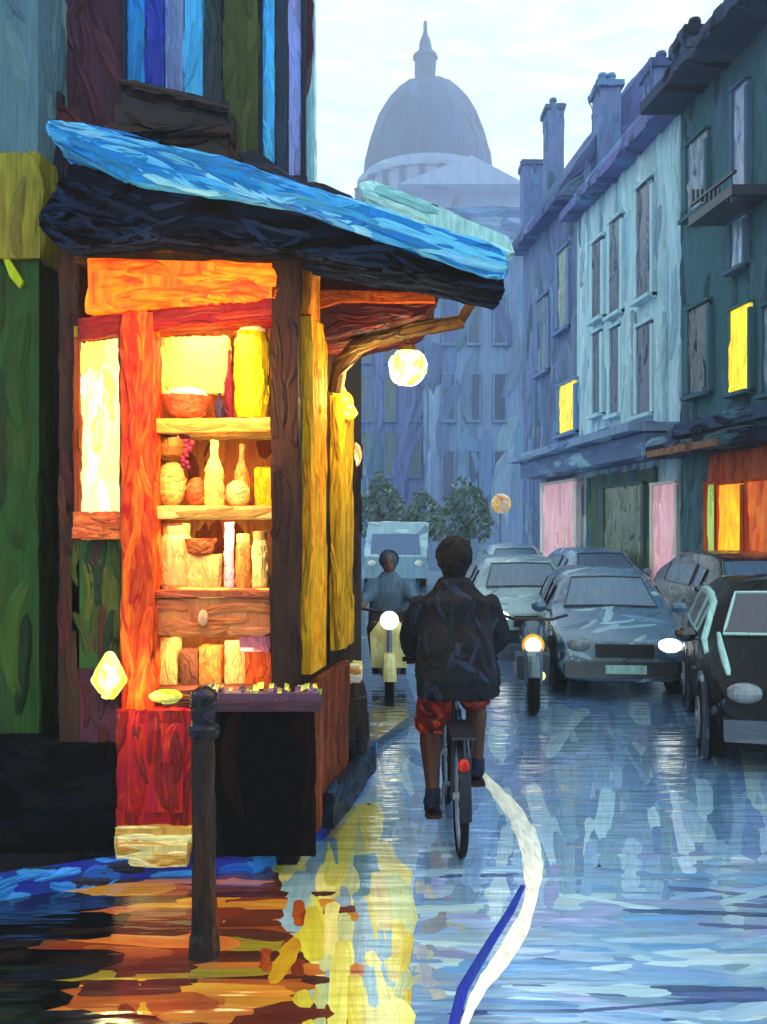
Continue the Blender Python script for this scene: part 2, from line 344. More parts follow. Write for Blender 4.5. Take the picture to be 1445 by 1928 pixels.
# ------------------------------------------------------------------ right-hand street front
def Zf(px): return 13430 / (px - 540)
def fpt(px, y, o=0):                                    # a point of the right-hand front seen at that pixel, pushed o metres into the street
    Y = Zf(px); p = at(px, y, Y); return Vector((p.x - o, p.y, p.z))
def fquad(mb, x0, y0, x1, y1, o0, o1, col, persp=True):  # box on the front; y at its middle column, both ends follow the perspective
    xm = (x0 + x1) / 2; Ym = Zf(xm); zt = EYE - (y0 - HY) * Ym / F; zb = EYE - (y1 - HY) * Ym / F
    a, b = fpt(x0, 0), fpt(x1, 0)
    mb.prism([Vector((a.x - o0, a.y, zb)), Vector((b.x - o0, b.y, zb)), Vector((b.x - o0, b.y, zt)), Vector((a.x - o0, a.y, zt))], Vector((o0 - o1, 0, 0)), col)
def front_building(name, label, x0, x1, ytop, xref, pal, depth=7):
    Y0, Y1 = Zf(x0), Zf(x1); a = Vector((fx(Y0), Y0, 0)); b = Vector((fx(Y1), Y1, 0)); h = EYE - (ytop - HY) * Zf(xref) / F
    r = thing(name, label, 'building', ((a + b) / 2))
    mb = MB(); mb.prism([a, b, b + Vector((depth, 0, 0)), a + Vector((depth, 0, 0))], Vector((0, 0, h)), pal[0])
    s = .28 * (Y0 + Y1) / 2 / 20; mb.daub(s * 4.5, s, pal, (0, 0, 1), .12, cover=1.3, nmax=420, keep=lambda c: True)
    part(mb, 'wall', 'wall', r, sw=s); return r, h, a, b
def fwin(r, x0, y0, x1, y1, glasscol, framecol, mat='glass', frame=True, name='window', of=0):
    mb = MB(); w_ = .1
    if frame:
        fquad(mb, x0 - 4, y0 - 5, x1 + 4, y0, of, of + .12, framecol); fquad(mb, x0 - 5, y1, x1 + 5, y1 + 7, of, of + .2, framecol)
        fquad(mb, x0 - 5, y0, x0, y1, of, of + .1, framecol); fquad(mb, x1, y0, x1 + 5, y1, of, of + .1, framecol)
    else: fquad(mb, x0 - 3, y1, x1 + 3, y1 + 5, of, of + .12, framecol)
    fr = part(mb, name, 'wall', r, sw=.2)
    gb = MB(); fquad(gb, x0, y0, x1, y1, of, of + .055, glasscol); gb.daub(.9, .22, None, (0, 0, 1), .1, cover=1.5, nmax=40, amount=.25); part(gb, 'pane', mat, fr, sw=.2)
    return fr
def roof_prism(r, a, b, h, rise, run, pal, name='roof', over=.45, over_b=0):
    d = (b - a).normalized(); mb = MB()
    p = [a + Vector((-over, 0, h - .12)), a + Vector((-over, 0, h + .1)), a + Vector((run, 0, h + rise)), a + Vector((run + 5, 0, h + rise)), a + Vector((run + 5, 0, h - .12))]
    mb.prism([q - d * .1 for q in p], (b - a) + d * .1 * 0, pal[0]); mb.daub(1.6, .35, pal, (1, .1, 1), .3, cover=1.4, nmax=260)
    return part(mb, name, 'wall', r, sw=.3)
def chimney(r, px, ytop, ybot, wpx, Y, pal, pots=2):
    mb = MB(); a = at(px - wpx / 2, ybot, Y); b = at(px + wpx / 2, ytop, Y); mb.box(a.x, b.x, Y, Y + .9, a.z, b.z, pal[0], wob=.03)
    mb.box(a.x - .08, b.x + .08, Y - .08, Y + .98, b.z - .18, b.z - .02, pal[-1], wob=.02); mb.daub(.8, .22, pal, (0, 0, 1), .2, nmax=50)
    c = part(mb, 'chimney', 'wall', r, sw=.2)
    for i in range(pots):
        pb = MB(); x = a.x + (b.x - a.x) * (i + .7) / (pots + .4); pb.lathe((x, Y + .4, b.z - .03), [(.11, 0), (.1, .25), (.14, .3), (.12, .38)], pal[-1], 10); part(pb, 'chimney_pot', 'wall', c, sw=.1)
# R1 dark teal block nearest on the right
R1, h1, a1, b1 = front_building('townhouse', 'dark teal house at the right edge with one bright yellow window above an orange shop', 1283, 1720, 30, 1445, [K['dteal'], K['teal'], lin((54, 84, 100)), K['slate'], lin((50, 90, 95))])
roof_prism(R1, a1, b1, h1, 2.2, 1.6, [lin((58, 72, 98)), K['navy'], lin((70, 84, 120))], over=.8)
chimney(R1, 1340, 48, 260, 92, 18.6, [lin((70, 86, 122)), lin((52, 66, 100)), K['navy']], 2)
fwin(R1, 1388, 160, 1412, 372, lin((130, 150, 185)), K['slate']); fwin(R1, 1384, 412, 1408, 505, K['pale2'], K['slate'])
fwin(R1, 1300, 260, 1335, 400, K['slate'], K['dteal']); fwin(R1, 1304, 575, 1340, 742, K['navy'], K['dteal'])
fwin(R1, 1382, 578, 1418, 738, K['yellow'], K['dteal'], 'glow'); fwin(R1, 1446, 570, 1480, 740, lin((90, 120, 140)), K['dteal'])
mb = MB(); fquad(mb, 1370, 378, 1460, 396, .0, .7, K['navy']); fquad(mb, 1370, 352, 1460, 357, .62, .68, K['navy'])
for i in range(10): fquad(mb, 1372 + i * 9, 357, 1375 + i * 9, 380, .63, .67, K['navy'])
part(mb, 'balcony', 'metal', R1, sw=.15)
mb = MB(); fquad(mb, 1285, 822, 1500, 846, 0, .75, K['navy']); fquad(mb, 1285, 775, 1500, 800, 0, .22, lin((60, 80, 110))); mb.daub(.9, .18, [K['navy'], lin((70, 88, 120)), K['dteal']], (0, 1, 0), .12, nmax=80); part(mb, 'cornice', 'wall', R1, sw=.2)
mb = MB(); fquad(mb, 1300, 846, 1342, 1120, .02, .14, K['dteal']); fquad(mb, 1342, 846, 1500, 1120, .02, .12, lin((225, 84, 26)))
fquad(mb, 1300, 838, 1440, 850, .76, .86, lin((150, 100, 70))); mb.daub(1.2, .28, None, (0, 0, 1), .12, cover=1.4, nmax=120); part(mb, 'shop_front', 'paint', R1, sw=.25)
fwin(R1, 1352, 912, 1368, 1082, K['pgreen'], lin((225, 84, 26)), 'dimglow', True, 'shop_window', .125); fwin(R1, 1374, 912, 1418, 1078, lin((250, 180, 20)), lin((225, 84, 26)), 'glow', True, 'shop_window', .125)
fwin(R1, 1432, 905, 1480, 1070, lin((235, 110, 30)), lin((225, 84, 26)), 'dimglow', True, 'shop_window', .125)
# R2 pale blue house
R2, h2, a2, b2 = front_building('townhouse', 'pale blue house with pink lit shop windows beneath a grey canopy', 1086, 1281, 213, 1270, [K['pale'], K['pale2'], lin((156, 194, 212)), lin((200, 226, 234)), lin((140, 166, 200))])
roof_prism(R2, a2, b2, h2, 3.3, 2.2, [lin((112, 116, 172)), lin((96, 108, 158)), K['steel'], lin((84, 100, 130))])
for x0, y0, x1, y1 in ((1206, 345, 1232, 560), (1155, 412, 1174, 590), (1122, 452, 1138, 600), (1206, 610, 1232, 780), (1155, 615, 1172, 780), (1122, 625, 1136, 780)):
    fwin(R2, x0, y0, x1, y1, lin((52, 72, 104)), K['pale'])
for x0, y0, x1, y1 in ((1178, 592, 1198, 808), (1240, 590, 1256, 800)):
    mb = MB(); fquad(mb, x0, y0, x1, y1, .01, .1, lin((185, 215, 222))); mb.daub(1, .2, None, (0, 0, 1), .1, nmax=30); part(mb, 'shutter', 'wall', R2, sw=.15)
mb = MB(); fquad(mb, 1020, 828, 1288, 842, 0, 1.1, lin((135, 160, 195))); fquad(mb, 1030, 844, 1286, 880, 0, .8, lin((105, 125, 165))); mb.daub(1.3, .24, [lin((130, 158, 192)), K['peri'], lin((115, 140, 175)), K['pale2']], (0, 1, 0), .12, cover=1.6, nmax=120); part(mb, 'canopy', 'wall', R2, sw=.22)
mb = MB(); fquad(mb, 1110, 890, 1240, 1160, .01, .08, K['sage']); mb.daub(1.4, .28, [K['sage'], K['olive'], K['slate'], K['teal']], (0, 0, 1), .1, nmax=80); part(mb, 'shop_front', 'wall', R2, sw=.22)
fwin(R2, 1248, 912, 1290, 1140, K['pink'], lin((235, 230, 215)), 'dimglow', True, 'shop_window', .125); fwin(R2, 1150, 915, 1222, 1100, K['olive'], K['sage'], 'glass', True, 'shop_window', .085)
# R3 lavender house farther on
R3, h3, a3, b3 = front_building('townhouse', 'narrow lavender grey house beyond the pale blue one with a lit upper window', 985, 1085, 425, 1030, [lin((112, 126, 165)), K['peri'], K['steel'], lin((130, 150, 175)), K['slate']])
roof_prism(R3, a3, b3, h3 + .05, 3.6, 2.0, [lin((90, 104, 155)), K['peri'], K['slate']])
fwin(R3, 1058, 722, 1086, 815, lin((228, 196, 70)), K['steel'], 'glow'); fwin(R3, 1018, 560, 1034, 700, K['slate'], K['peri']); fwin(R3, 1056, 470, 1072, 620, lin((140, 160, 150)), K['peri'])
fwin(R3, 1036, 910, 1096, 1062, K['pink'], lin((236, 232, 220)), 'dimglow', True, 'shop_window', .125)
chimney(R3, 1046, 195, 420, 30, 31, [K['peri'], K['steel'], K['slate']], 1); chimney(R3, 1012, 300, 440, 50, 33, [K['peri'], K['steel'], lin((96, 110, 150))], 0)
chimney(R2, 1150, 150, 330, 40, 24.5, [K['peri'], lin((96, 108, 158)), K['steel']], 2); chimney(R2, 1255, 110, 260, 48, 21.5, [K['peri'], K['steel'], lin((84, 96, 140))], 1)
# buildings closing the street
def end_building(name, label, x0, x1, ytop, Y, pal, wins, depth=8, mans=True):
    a = at(x0, ytop, Y); b = at(x1, ytop, Y); r = thing(name, label, 'building', ((a.x + b.x) / 2, Y, 0)); mb = MB(); mb.box(a.x, b.x, Y, Y + depth, 0, a.z, pal[0]); s = Y * 35 / F
    mb.daub(s * 4.5, s, pal, (0, 0, 1), .15, cover=1.5, nmax=260); part(mb, 'wall', 'wall', r, sw=s)
    if mans:
        rb = MB(); rb.prism([Vector((a.x - .2, Y - .4, a.z)), Vector((a.x + .4, Y + 1.3, a.z + 2.6)), Vector((a.x + .4, Y + depth, a.z + 2.6)), Vector((a.x - .2, Y + depth, a.z))], Vector((b.x - a.x + .2, 0, 0)), pal[-1]); rb.daub(s * 3, s, pal, (1, 0, 0), .3, nmax=80); part(rb, 'roof', 'wall', r, sw=s)
    for wx, wy, ww, wh, c in wins:
        f = MB(); f.pbox(wx - ww / 2 - 3, wy - 3, wx + ww / 2 + 3, wy, Y - .12, .1, pal[1]); f.pbox(wx - ww / 2 - 4, wy + wh, wx + ww / 2 + 4, wy + wh + 5, Y - .2, .18, pal[1]); f.pbox(wx - ww / 2 - 3, wy, wx - ww / 2, wy + wh, Y - .11, .1, pal[1]); f.pbox(wx + ww / 2, wy, wx + ww / 2 + 3, wy + wh, Y - .11, .1, pal[1])
        f = part(f, 'window', 'wall', r, sw=s * .5); p = MB(); p.pbox(wx - ww / 2, wy, wx + ww / 2, wy + wh, Y - .07, .05, c); part(p, 'pane', 'glass', f, sw=s * .5)
    return r
BP = [lin((124, 148, 184)), lin((112, 140, 176)), lin((136, 164, 194)), K['steel'], lin((100, 118, 160))]
ww = [(x, y, 20, 85, lin((60, 84, 118))) for x in (845, 893, 942) for y in (560, 705, 850)]
end_building('corner_block', 'blue-grey apartment block closing the far end of the street, right of the shop lamp', 812, 1000, 470, 46, BP, ww)
ww = [(x, y, 18, 80, lin((84, 108, 118))) for x in (640, 690, 735, 782) for y in (600, 710, 815)]
end_building('corner_block', 'periwinkle apartment block seen behind the hanging round lamp', 380, 812, 520, 52, [lin((125, 142, 192)), lin((112, 138, 180)), lin((135, 165, 190)), K['peri'], K['steel']], ww)
# domed church far behind
Dm = 150
dome = thing('domed_church', 'great pale blue domed church rising in the mist above the far end of the street', 'church', (at(814, 985, Dm).x, Dm + 14, 0))
cx, cy = dome.location.x, dome.location.y; pm = lambda px: px * Dm / F; zz = lambda y: EYE - (y - HY) * Dm / F
DP = [lin((44, 74, 136)), lin((38, 66, 128)), lin((52, 84, 146))]
k = (Dm + 14) / Dm; zz2 = lambda y: EYE - (y - HY) * (Dm + 14) / F; pr = lambda px: px * (Dm + 14) / F
mb = MB(); prof = [(122, 345), (118, 300), (108, 262), (94, 225), (76, 194), (54, 170), (30, 158), (4, 155)]
mb.rings([(Vector((cx, cy, zz2(y))), pr(r_), pr(r_)) for r_, y in prof], DP[0], 40); mb.daub(9, 2.2, DP, (0, 0, 1), .3, cover=1.2, nmax=300, T=.15); part(mb, 'dome', 'wall', dome, sw=2)
for i in range(16):
    an = 2 * math.pi * i / 16; rb = MB(); rb.tube([(cx + math.cos(an) * pr(r_ - 1.4), cy + math.sin(an) * pr(r_ - 1.4), zz2(y)) for r_, y in prof[:-1]], pr(2.2), DP[1], 6); part(rb, 'rib', 'wall', dome, sw=1)
mb = MB(); mb.rings([(Vector((cx, cy, zz2(y))), pr(r_), pr(r_)) for r_, y in ((128, 470), (128, 362), (134, 360), (134, 348), (124, 346), (124, 338))], lin((140, 160, 205)), 40); mb.daub(6, 1.6, [lin((140, 160, 205)), lin((128, 150, 200)), lin((150, 175, 210))], (1, 0, 0), .2, nmax=160, T=.12); part(mb, 'drum', 'wall', dome, sw=2)
for i in range(24):
    an = 2 * math.pi * (i + .5) / 24; cb = MB(); px_, py_ = cx + math.cos(an) * pr(133), cy + math.sin(an) * pr(133)
    if py_ < cy + 3: cb.lathe((px_, py_, zz2(468)), [(.55, 0), (.5, .4), (.5, zz2(362) - zz2(468) - .4), (.7, zz2(362) - zz2(468))], DP[2], 8); part(cb, 'column', 'wall', dome, sw=1)
mb = MB(); mb.rings([(Vector((cx - pr(5), cy, zz2(y))), pr(r_), pr(r_)) for r_, y in ((24, 160), (22, 152), (19, 150), (19, 112), (24, 110), (22, 104), (13, 98), (9, 76), (4, 66), (3.5, 42), (.6, 38))], DP[0], 16); mb.daub(3, 1, DP, (0, 0, 1), .2, nmax=50, T=.1); part(mb, 'lantern', 'wall', dome, sw=1)
mb = MB(); mb.box(cx - pr(118), cx + pr(172), cy - 18, cy + 30, 0, zz2(432), lin((128, 150, 200))); mb.prism([Vector((cx - pr(60), cy - 22, zz2(432))), Vector((cx + pr(150), cy - 22, zz2(432))), Vector((cx + pr(60), cy - 22, zz2(385)))], Vector((0, 6, 0)), lin((140, 162, 205))); mb.daub(8, 2, BP, (0, 0, 1), .2, nmax=120, T=.15); part(mb, 'nave', 'wall', dome, sw=2)
# trees before the far blocks
def tree(px, Y, top, wpx, label):
    base = at(px, HY, Y); base.z = 0; r = thing('street_tree', label, 'tree', base, 'small rounded trees at the far end'); ht = EYE - (top - HY) * Y / F; rw = wpx * Y / F / 2
    t = MB(); t.tube([base, base + Vector((.05, 0, ht * .3)), base + Vector((-.04, 0, ht * .6))], [.14, .1, .07], K['dbrown'], 8)
    for i in range(6):
        a = i * 1.05; t.tube([base + Vector((0, 0, ht * .42)), base + Vector((math.cos(a) * rw * .6, math.sin(a) * rw * .6, ht * (.6 + .04 * i)))], [.05, .02], K['dbrown'], 6)
    part(t, 'trunk', 'wall', r, sw=.1); cb = MB(); c0 = base + Vector((0, 0, ht * .63))
    for i in range(900):
        d = Vector([random.gauss(0, 1) for _ in range(3)]).normalized() * random.uniform(.35, 1) ** .5
        q = c0 + Vector((d.x * rw, d.y * rw, d.z * ht * .36)) * (1 + .18 * math.sin(5 * d.x + 3 * d.z)); n = Vector([random.gauss(0, 1) for _ in range(3)]).normalized(); u = n.orthogonal().normalized() * random.uniform(.08, .2); v = n.cross(u)
        cb.add([q - u, q + v * .6, q + u * 1.2, q - v * .6], [(0, 1, 2, 3)], jit(random.choice([K['sage'], lin((96, 120, 108)), lin((84, 110, 108)), lin((72, 100, 98))]), .15))
    part(cb, 'crown', 'leaf', r, sw=.15)
tree(722, 38, 896, 92, 'rounded green tree just right of the shop columns'); tree(880, 38, 902, 104, 'rounded green tree behind the cyclist\'s head')
tree(800, 43, 925, 80, 'farthest small tree standing between two rounder ones')

# ------------------------------------------------------------------ tall plum building on the left, above the shop
T = thing('tall_house', 'tall plum coloured house rising above the corner shop', 'building', (-1.6, 5.8, 0))
PL = [K['plum'], K['plum2'], lin((70, 44, 54)), lin((86, 50, 62))]
Yb = 5.8
mb = MB(); a = at(62, 0, Yb); b = at(576, 0, Yb); mb.prism([Vector((a.x, Yb, 0)), Vector((b.x, Yb, 0)), Vector((b.x - 1.15, 16, 0)), Vector((a.x - 1.15, 16, 0))], Vector((0, 0, 11)), PL[0]); mb.daub(.5, .11, PL, (0, 0, 1), .3, cover=1.1, nmax=500, keep=lambda c: c.y < Yb + .1); mb.daub(1.4, .3, PL, (0, 0, 1), .2, nmax=160, keep=lambda c: c.y > Yb + .5); part(mb, 'wall', 'wall', T, sw=.1)
def twin(x0, y0, x1, y1, cols, name='window', fr=K['navy']):
    f = MB(); Y = Yb - .06; f.pbox(x0 - 8, y0, x0, y1, Y, .05, fr); f.pbox(x1, y0, x1 + 8, y1, Y, .05, fr); f.pbox(x0 - 10, y1, x1 + 10, y1 + 12, Y - .04, .09, fr); f = part(f, name, 'paint', T, sw=.05)
    n = len(cols)
    for i, c in enumerate(cols):
        p = MB(); p.pbox(x0 + (x1 - x0) * i / n + 1, y0, x0 + (x1 - x0) * (i + 1) / n - 1, y1, Yb - .03 - .004 * (i % 2), .025, c); p.daub(.4, .07, None, (0, 0, 1), .1, cover=2, nmax=60, amount=.3); part(p, 'pane', 'gloss', f, sw=.07)
twin(238, -340, 420, 190, [K['blue'], K['cobalt'], lin((110, 130, 175)), K['cyan'], lin((36, 52, 60))])
twin(494, -340, 568, 330, [K['cyan'], lin((30, 44, 66)), K['lav']])
mb = MB(); mb.pbox(424, -400, 486, 300, Yb - .09, .08, lin((62, 70, 34))); mb.daub(.5, .09, [lin((62, 70, 34)), lin((52, 60, 30)), lin((74, 82, 44))], (0, 0, 1), .1, nmax=120); part(mb, 'shutter', 'paint', T, sw=.08)
mb = MB(); mb.ppoly([(222, 210), (240, 150), (430, 200), (428, 300), (330, 292), (232, 262)], Yb - .32, .26, lin((44, 32, 38))); mb.pbox(215, 235, 434, 250, Yb - .36, .3, K['dbrown'])
mb.tube([at(226, 155, Yb - .36), at(300, 170, Yb - .36), at(432, 206, Yb - .36)], .022, K['dbrown'], 8)
mb.daub(.4, .06, [lin((44, 32, 38)), K['dbrown'], K['ink'], lin((66, 34, 38))], (1, 0, -.3), .3, cover=1.7, nmax=120, T=.014); part(mb, 'balcony', 'gloss', T, sw=.06)
mb = MB(); mb.tube([at(100, 180, Yb - .14), at(98, 700, Yb - .14), at(100, 1420, Yb - .14)], [.075, .07, .075], K['navy'], 12); mb.daub(.5, .05, [K['navy'], lin((40, 38, 62)), lin((34, 30, 50))], (0, 0, 1), .08, cover=1.4, nmax=130); part(mb, 'downpipe', 'paint', T, sw=.06)
mb = MB(); mb.ppoly([(36, 155), (60, 150), (160, 232), (150, 252), (75, 205)], Yb - .2, .2, lin((84, 30, 36))); mb.daub(.25, .05, None, (1, 0, -.6), .2, nmax=30); part(mb, 'ledge', 'gloss', T, sw=.05)
mb = MB(); mb.pbox(576, -400, 592, 365, Yb + .02, .14, lin((150, 200, 212))); mb.daub(.35, .05, [lin((150, 200, 212)), lin((170, 215, 222)), K['lav']], (0, 0, 1), .1, nmax=50); part(mb, 'corner_trim', 'paint', T, sw=.05)
# neighbour at the far left edge
Nb = thing('side_shopfront', 'narrow front at the left edge, teal above, ochre panel and dark green pier below', 'building', (-2.4, 5.3, 0)); Yn = 5.35
mb = MB(); mb.pbox(-400, -400, 72, 288, Yn, 1.2, lin((92, 120, 130))); mb.daub(.6, .13, [lin((92, 120, 130)), lin((84, 110, 122)), lin((100, 128, 130))], (0, 0, 1), .2, nmax=150); part(mb, 'upper_wall', 'wall', Nb, sw=.12)
mb = MB(); mb.pbox(-400, 288, 76, 486, Yn - .04, 1.2, lin((140, 128, 38))); mb.daub(.5, .12, [lin((140, 128, 38)), lin((126, 116, 36)), lin((156, 140, 44)), lin((110, 100, 36))], (0, 0, 1), .1, nmax=100); part(mb, 'sign_panel', 'paint', Nb, sw=.1)
mb = MB(); mb.pbox(-400, 490, 74, 1490, Yn, 1.2, K['green']); mb.daub(.7, .13, [K['green'], K['dgreen'], lin((40, 66, 36)), lin((58, 84, 30))], (0, 0, 1), .06, nmax=260); part(mb, 'pier', 'paint', Nb, sw=.12)
mb = MB(); mb.ppoly([(4, 480), (12, 478), (44, 530), (36, 542), (18, 520)], Yn - .03, .03, lin((170, 190, 20))); part(mb, 'yellow_mark', 'paint', Nb, sw=.04)
mb = MB(); mb.pbox(-400, 1485, 120, 1690, Yn - .08, 1.2, K['black']); mb.daub(.3, .08, [K['black'], K['ink'], lin((20, 20, 30))], (1, 0, 0), .3, nmax=80); part(mb, 'plinth', 'pitch', Nb, sw=.07)

# ------------------------------------------------------------------ the corner shop
S = thing('corner_shop', 'glowing orange corner shop with shelves of wares under a blue roof', 'shop', (-1.1, 5.3, .09)); Y0 = 5.14
def sp(name, mat, rects, pal, L=.3, W=.07, d=(0, 0, 1), ja=.15, cover=1.5, nmax=160, par=None, polys=(), T_=None, amount=.14):
    mb = MB()
    for x0, y0, x1, y1, Y, dp, c in rects: mb.pbox(x0, y0, x1, y1, Y, dp, c)
    for pts_, Y, dp, c in polys: mb.ppoly(pts_, Y, dp, c)
    mb.daub(L, W, pal, d, ja, cover=cover, nmax=nmax, T=T_, amount=amount); return part(mb, name, mat, par or S, sw=W)
# back wall and body
sp('back_wall', 'wall', [(130, 440, 560, 1620, 5.66, .1, lin((190, 110, 50)))], [lin((190, 110, 50)), lin((205, 130, 60)), K['rust']], .3, .09)
sp('side_wall', 'paint', [(112, 450, 150, 1400, Y0 - .02, .6, K['dbrown'])], [K['dbrown'], lin((66, 38, 26)), K['maroon2'], K['black']])
sp('lintel', 'paint', [(140, 448, 530, 492, Y0 - .06, .55, K['brown'])], [K['brown'], lin((104, 76, 24)), lin((80, 52, 20))], d=(1, 0, 0))
sp('sign_panel', 'sign', [], [lin((250, 105, 4)), lin((240, 92, 4)), lin((255, 128, 8)), lin((225, 84, 8))], .35, .075, (1, 0, 0), .1, cover=2.2, T_=.014, polys=[([(165, 486), (512, 496), (522, 520), (518, 560), (340, 572), (168, 590)], Y0 - .1, .09, lin((250, 105, 4)))])
sp('beam', 'gloss', [], [lin((112, 18, 16)), lin((130, 20, 20)), lin((140, 36, 20))], .35, .05, (1, 0, .12), .06, cover=2, polys=[([(148, 600), (340, 578), (524, 560), (524, 600), (340, 612), (150, 640)], Y0 - .09, .2, lin((120, 18, 18)))])
fr = sp('narrow_window', 'paint', [(140, 622, 150, 975, Y0 - .05, .1, K['rust']), (226, 622, 236, 975, Y0 - .05, .1, K['rust']), (140, 614, 236, 634, Y0 - .055, .11, lin((190, 140, 20)))], None, nmax=30)
sp('pane', 'glow', [(149, 632, 227, 970, Y0 - .02, .03, lin((250, 236, 150)))], [lin((250, 238, 165)), lin((246, 226, 100)), lin((252, 246, 205)), lin((248, 232, 140))], .25, .06, cover=2.2, T_=.012, par=fr, amount=.05)
sp('sill', 'paint', [(138, 966, 238, 1014, Y0 - .08, .14, lin((200, 100, 50)))], [lin((200, 100, 50)), lin((215, 115, 65)), lin((180, 84, 40))], .15, .06, (1, 0, 0))
sp('green_panel', 'gloss', [(136, 1012, 238, 1258, Y0 - .02, .1, K['green'])], [lin((60, 72, 22)), K['dgreen'], lin((50, 62, 20)), lin((70, 34, 24)), lin((76, 84, 26))], .3, .06)
sp('plum_panel', 'paint', [(130, 1258, 226, 1402, Y0 - .018, .1, lin((70, 34, 54)))], [lin((70, 34, 54)), lin((56, 30, 44)), K['maroon2']], .2, .06)
sp('plinth', 'pitch', [(-60, 1400, 222, 1640, Y0 - .04, .5, K['black'])], [K['black'], lin((18, 16, 22)), lin((12, 14, 26))], .25, .08, (1, 0, .1), .5, T_=.006)
sp('mullion', 'gloss', [(230, 588, 288, 1335, Y0 - .1, .16, K['dorange'])], [K['dorange'], lin((205, 76, 18)), lin((172, 48, 16)), lin((220, 96, 22))], .5, .06, cover=2, T_=.01)
sp('corner_post', 'paint', [(512, 466, 562, 1300, Y0 - .1, .2, K['dbrown'])], [K['dbrown'], lin((40, 24, 22)), lin((58, 34, 30))], .4, .08, ja=.08)
for y0, y1, c in ((788, 812, lin((222, 178, 80))), (955, 975, lin((238, 215, 120))), (1112, 1124, lin((160, 84, 50)))):
    sp('shelf', 'paint', [(288, y0, 514, y1, Y0 - .05, .5, c)], [c, jit(c, .2), lin((240, 210, 110)), lin((200, 150, 70))], .3, .05, (1, 0, 0), .08)
dr = sp('drawer', 'paint', [(290, 1128, 512, 1196, Y0 - .03, .45, lin((196, 116, 66)))], [lin((196, 116, 66)), lin((206, 126, 72)), lin((180, 100, 54))], .4, .07, (1, 0, 0), .06)
kn = MB(); kn.ball(at(383, 1163, Y0 - .06), .03, .03, .045, lin((226, 176, 130))); part(kn, 'knob', 'gloss', dr, sw=.03)
sp('shelf', 'paint', [(288, 1300, 514, 1330, Y0 - .05, .5, lin((96, 50, 36)))], [lin((96, 50, 36)), lin((120, 60, 40))], .3, .05, (1, 0, 0))
sp('red_panel', 'gloss', [(222, 1338, 362, 1560, Y0 - .12, .2, K['red']), (240, 1362, 345, 1530, Y0 - .135, .02, lin((178, 24, 26)))], [K['red'], lin((150, 18, 22)), lin((180, 30, 28)), K['dred']], .4, .07, cover=1.8, T_=.01)
sp('lower_wall', 'paint', [(362, 1330, 560, 1628, Y0, .4, K['black'])], [K['black'], lin((26, 14, 14)), K['ink']], .4, .08)
sp('step', 'paint', [(218, 1560, 360, 1596, Y0 - .17, .3, lin((206, 158, 70))), (220, 1592, 352, 1632, Y0 - .22, .34, lin((220, 200, 130))), (396, 1556, 468, 1592, Y0 - .14, .2, lin((232, 208, 150)))], [lin((214, 168, 76)), lin((230, 214, 150)), lin((236, 222, 160)), lin((190, 140, 60))], .3, .045, (1, 0, 0), .08, cover=2)
# side wall facing the street, with gold pillars
A = Vector((-.489, 5.2, 0)); B = Vector((-.17, 6.9, 0)); AB = B - A; nS = Vector((AB.y, -AB.x, 0)).normalized()
def sbox(mb, t0, t1, z0, z1, o0, o1, col):
    p, q = A + AB * t0, A + AB * t1; mb.prism([Vector((v.x, v.y, z0)) for v in (p + nS * o0, q + nS * o0, q + nS * o1, p + nS * o1)][::-1], Vector((0, 0, z1 - z0)), col)
def spart(name, mat, items, pal, L=.3, W=.07, par=None, d=(0, 0, 1), cover=1.6):
    mb = MB()
    for it in items: sbox(mb, *it)
    mb.daub(L, W, pal, d, .1, cover=cover, nmax=150); return part(mb, name, mat, par or S, sw=W)
spart('street_wall', 'paint', [(0, 1, .08, 3.5, -.1, 0, K['dbrown'])], [K['dbrown'], K['maroon2'], lin((58, 30, 24)), K['black']])
spart('pillar', 'paint', [(.0, .2, 1.08, 3.14, .005, .075, K['gold'])], [lin((240, 150, 10)), lin((215, 150, 12)), lin((250, 150, 14)), lin((200, 140, 16))], .5, .07, cover=2.2)
spart('pillar', 'paint', [(.42, .64, 1.12, 2.78, .005, .07, K['gold'])], [lin((215, 160, 14)), lin((200, 150, 20)), lin((180, 130, 16))], .5, .07, cover=2.2)
spart('pillar_head', 'paint', [(.0, .15, 3.16, 3.52, .005, .06, lin((225, 120, 20)))], [lin((225, 120, 20)), lin((150, 100, 20)), lin((240, 140, 30))], .25, .05, cover=2)
spart('street_panel', 'paint', [(.1, .62, .1, 1.0, .005, .05, K['rust'])], [K['rust'], lin((112, 50, 24)), lin((96, 44, 26)), lin((140, 70, 50))], .4, .07)
spart('base_stone', 'gloss', [(.2, .98, .08, .3, .06, .12, K['navy'])], [K['navy'], lin((24, 60, 100)), K['ink']], .2, .06, d=(0, 1, 0))
# roof
rf = sp('roof', 'gloss', [], [K['blue'], lin((60, 160, 215)), K['sky'], lin((30, 120, 190)), lin((120, 195, 225))], .55, .065, (1, 0, -.31), .07, cover=5, nmax=900, T_=.014,
   polys=[([(90, 232), (150, 236), (420, 300), (600, 358), (945, 470), (958, 500), (945, 522), (760, 462), (560, 392), (240, 338), (100, 262)], 4.86, .5, K['blue'])])
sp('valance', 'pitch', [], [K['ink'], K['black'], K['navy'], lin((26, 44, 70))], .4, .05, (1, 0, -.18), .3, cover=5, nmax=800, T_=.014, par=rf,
   polys=[([(135, 312), (240, 342), (560, 398), (945, 522), (948, 546), (800, 512), (560, 474), (300, 448), (120, 460), (82, 430), (80, 405)], 4.9, .42, K['ink'])])
sp('flashing', 'gloss', [], [K['mint'], K['mint2'], lin((190, 226, 220))], .35, .06, (1, 0, -.4), .06, cover=2, polys=[([(678, 345), (700, 338), (958, 446), (968, 476), (930, 484), (690, 380)], 5.42, .12, K['mint'])], par=rf)
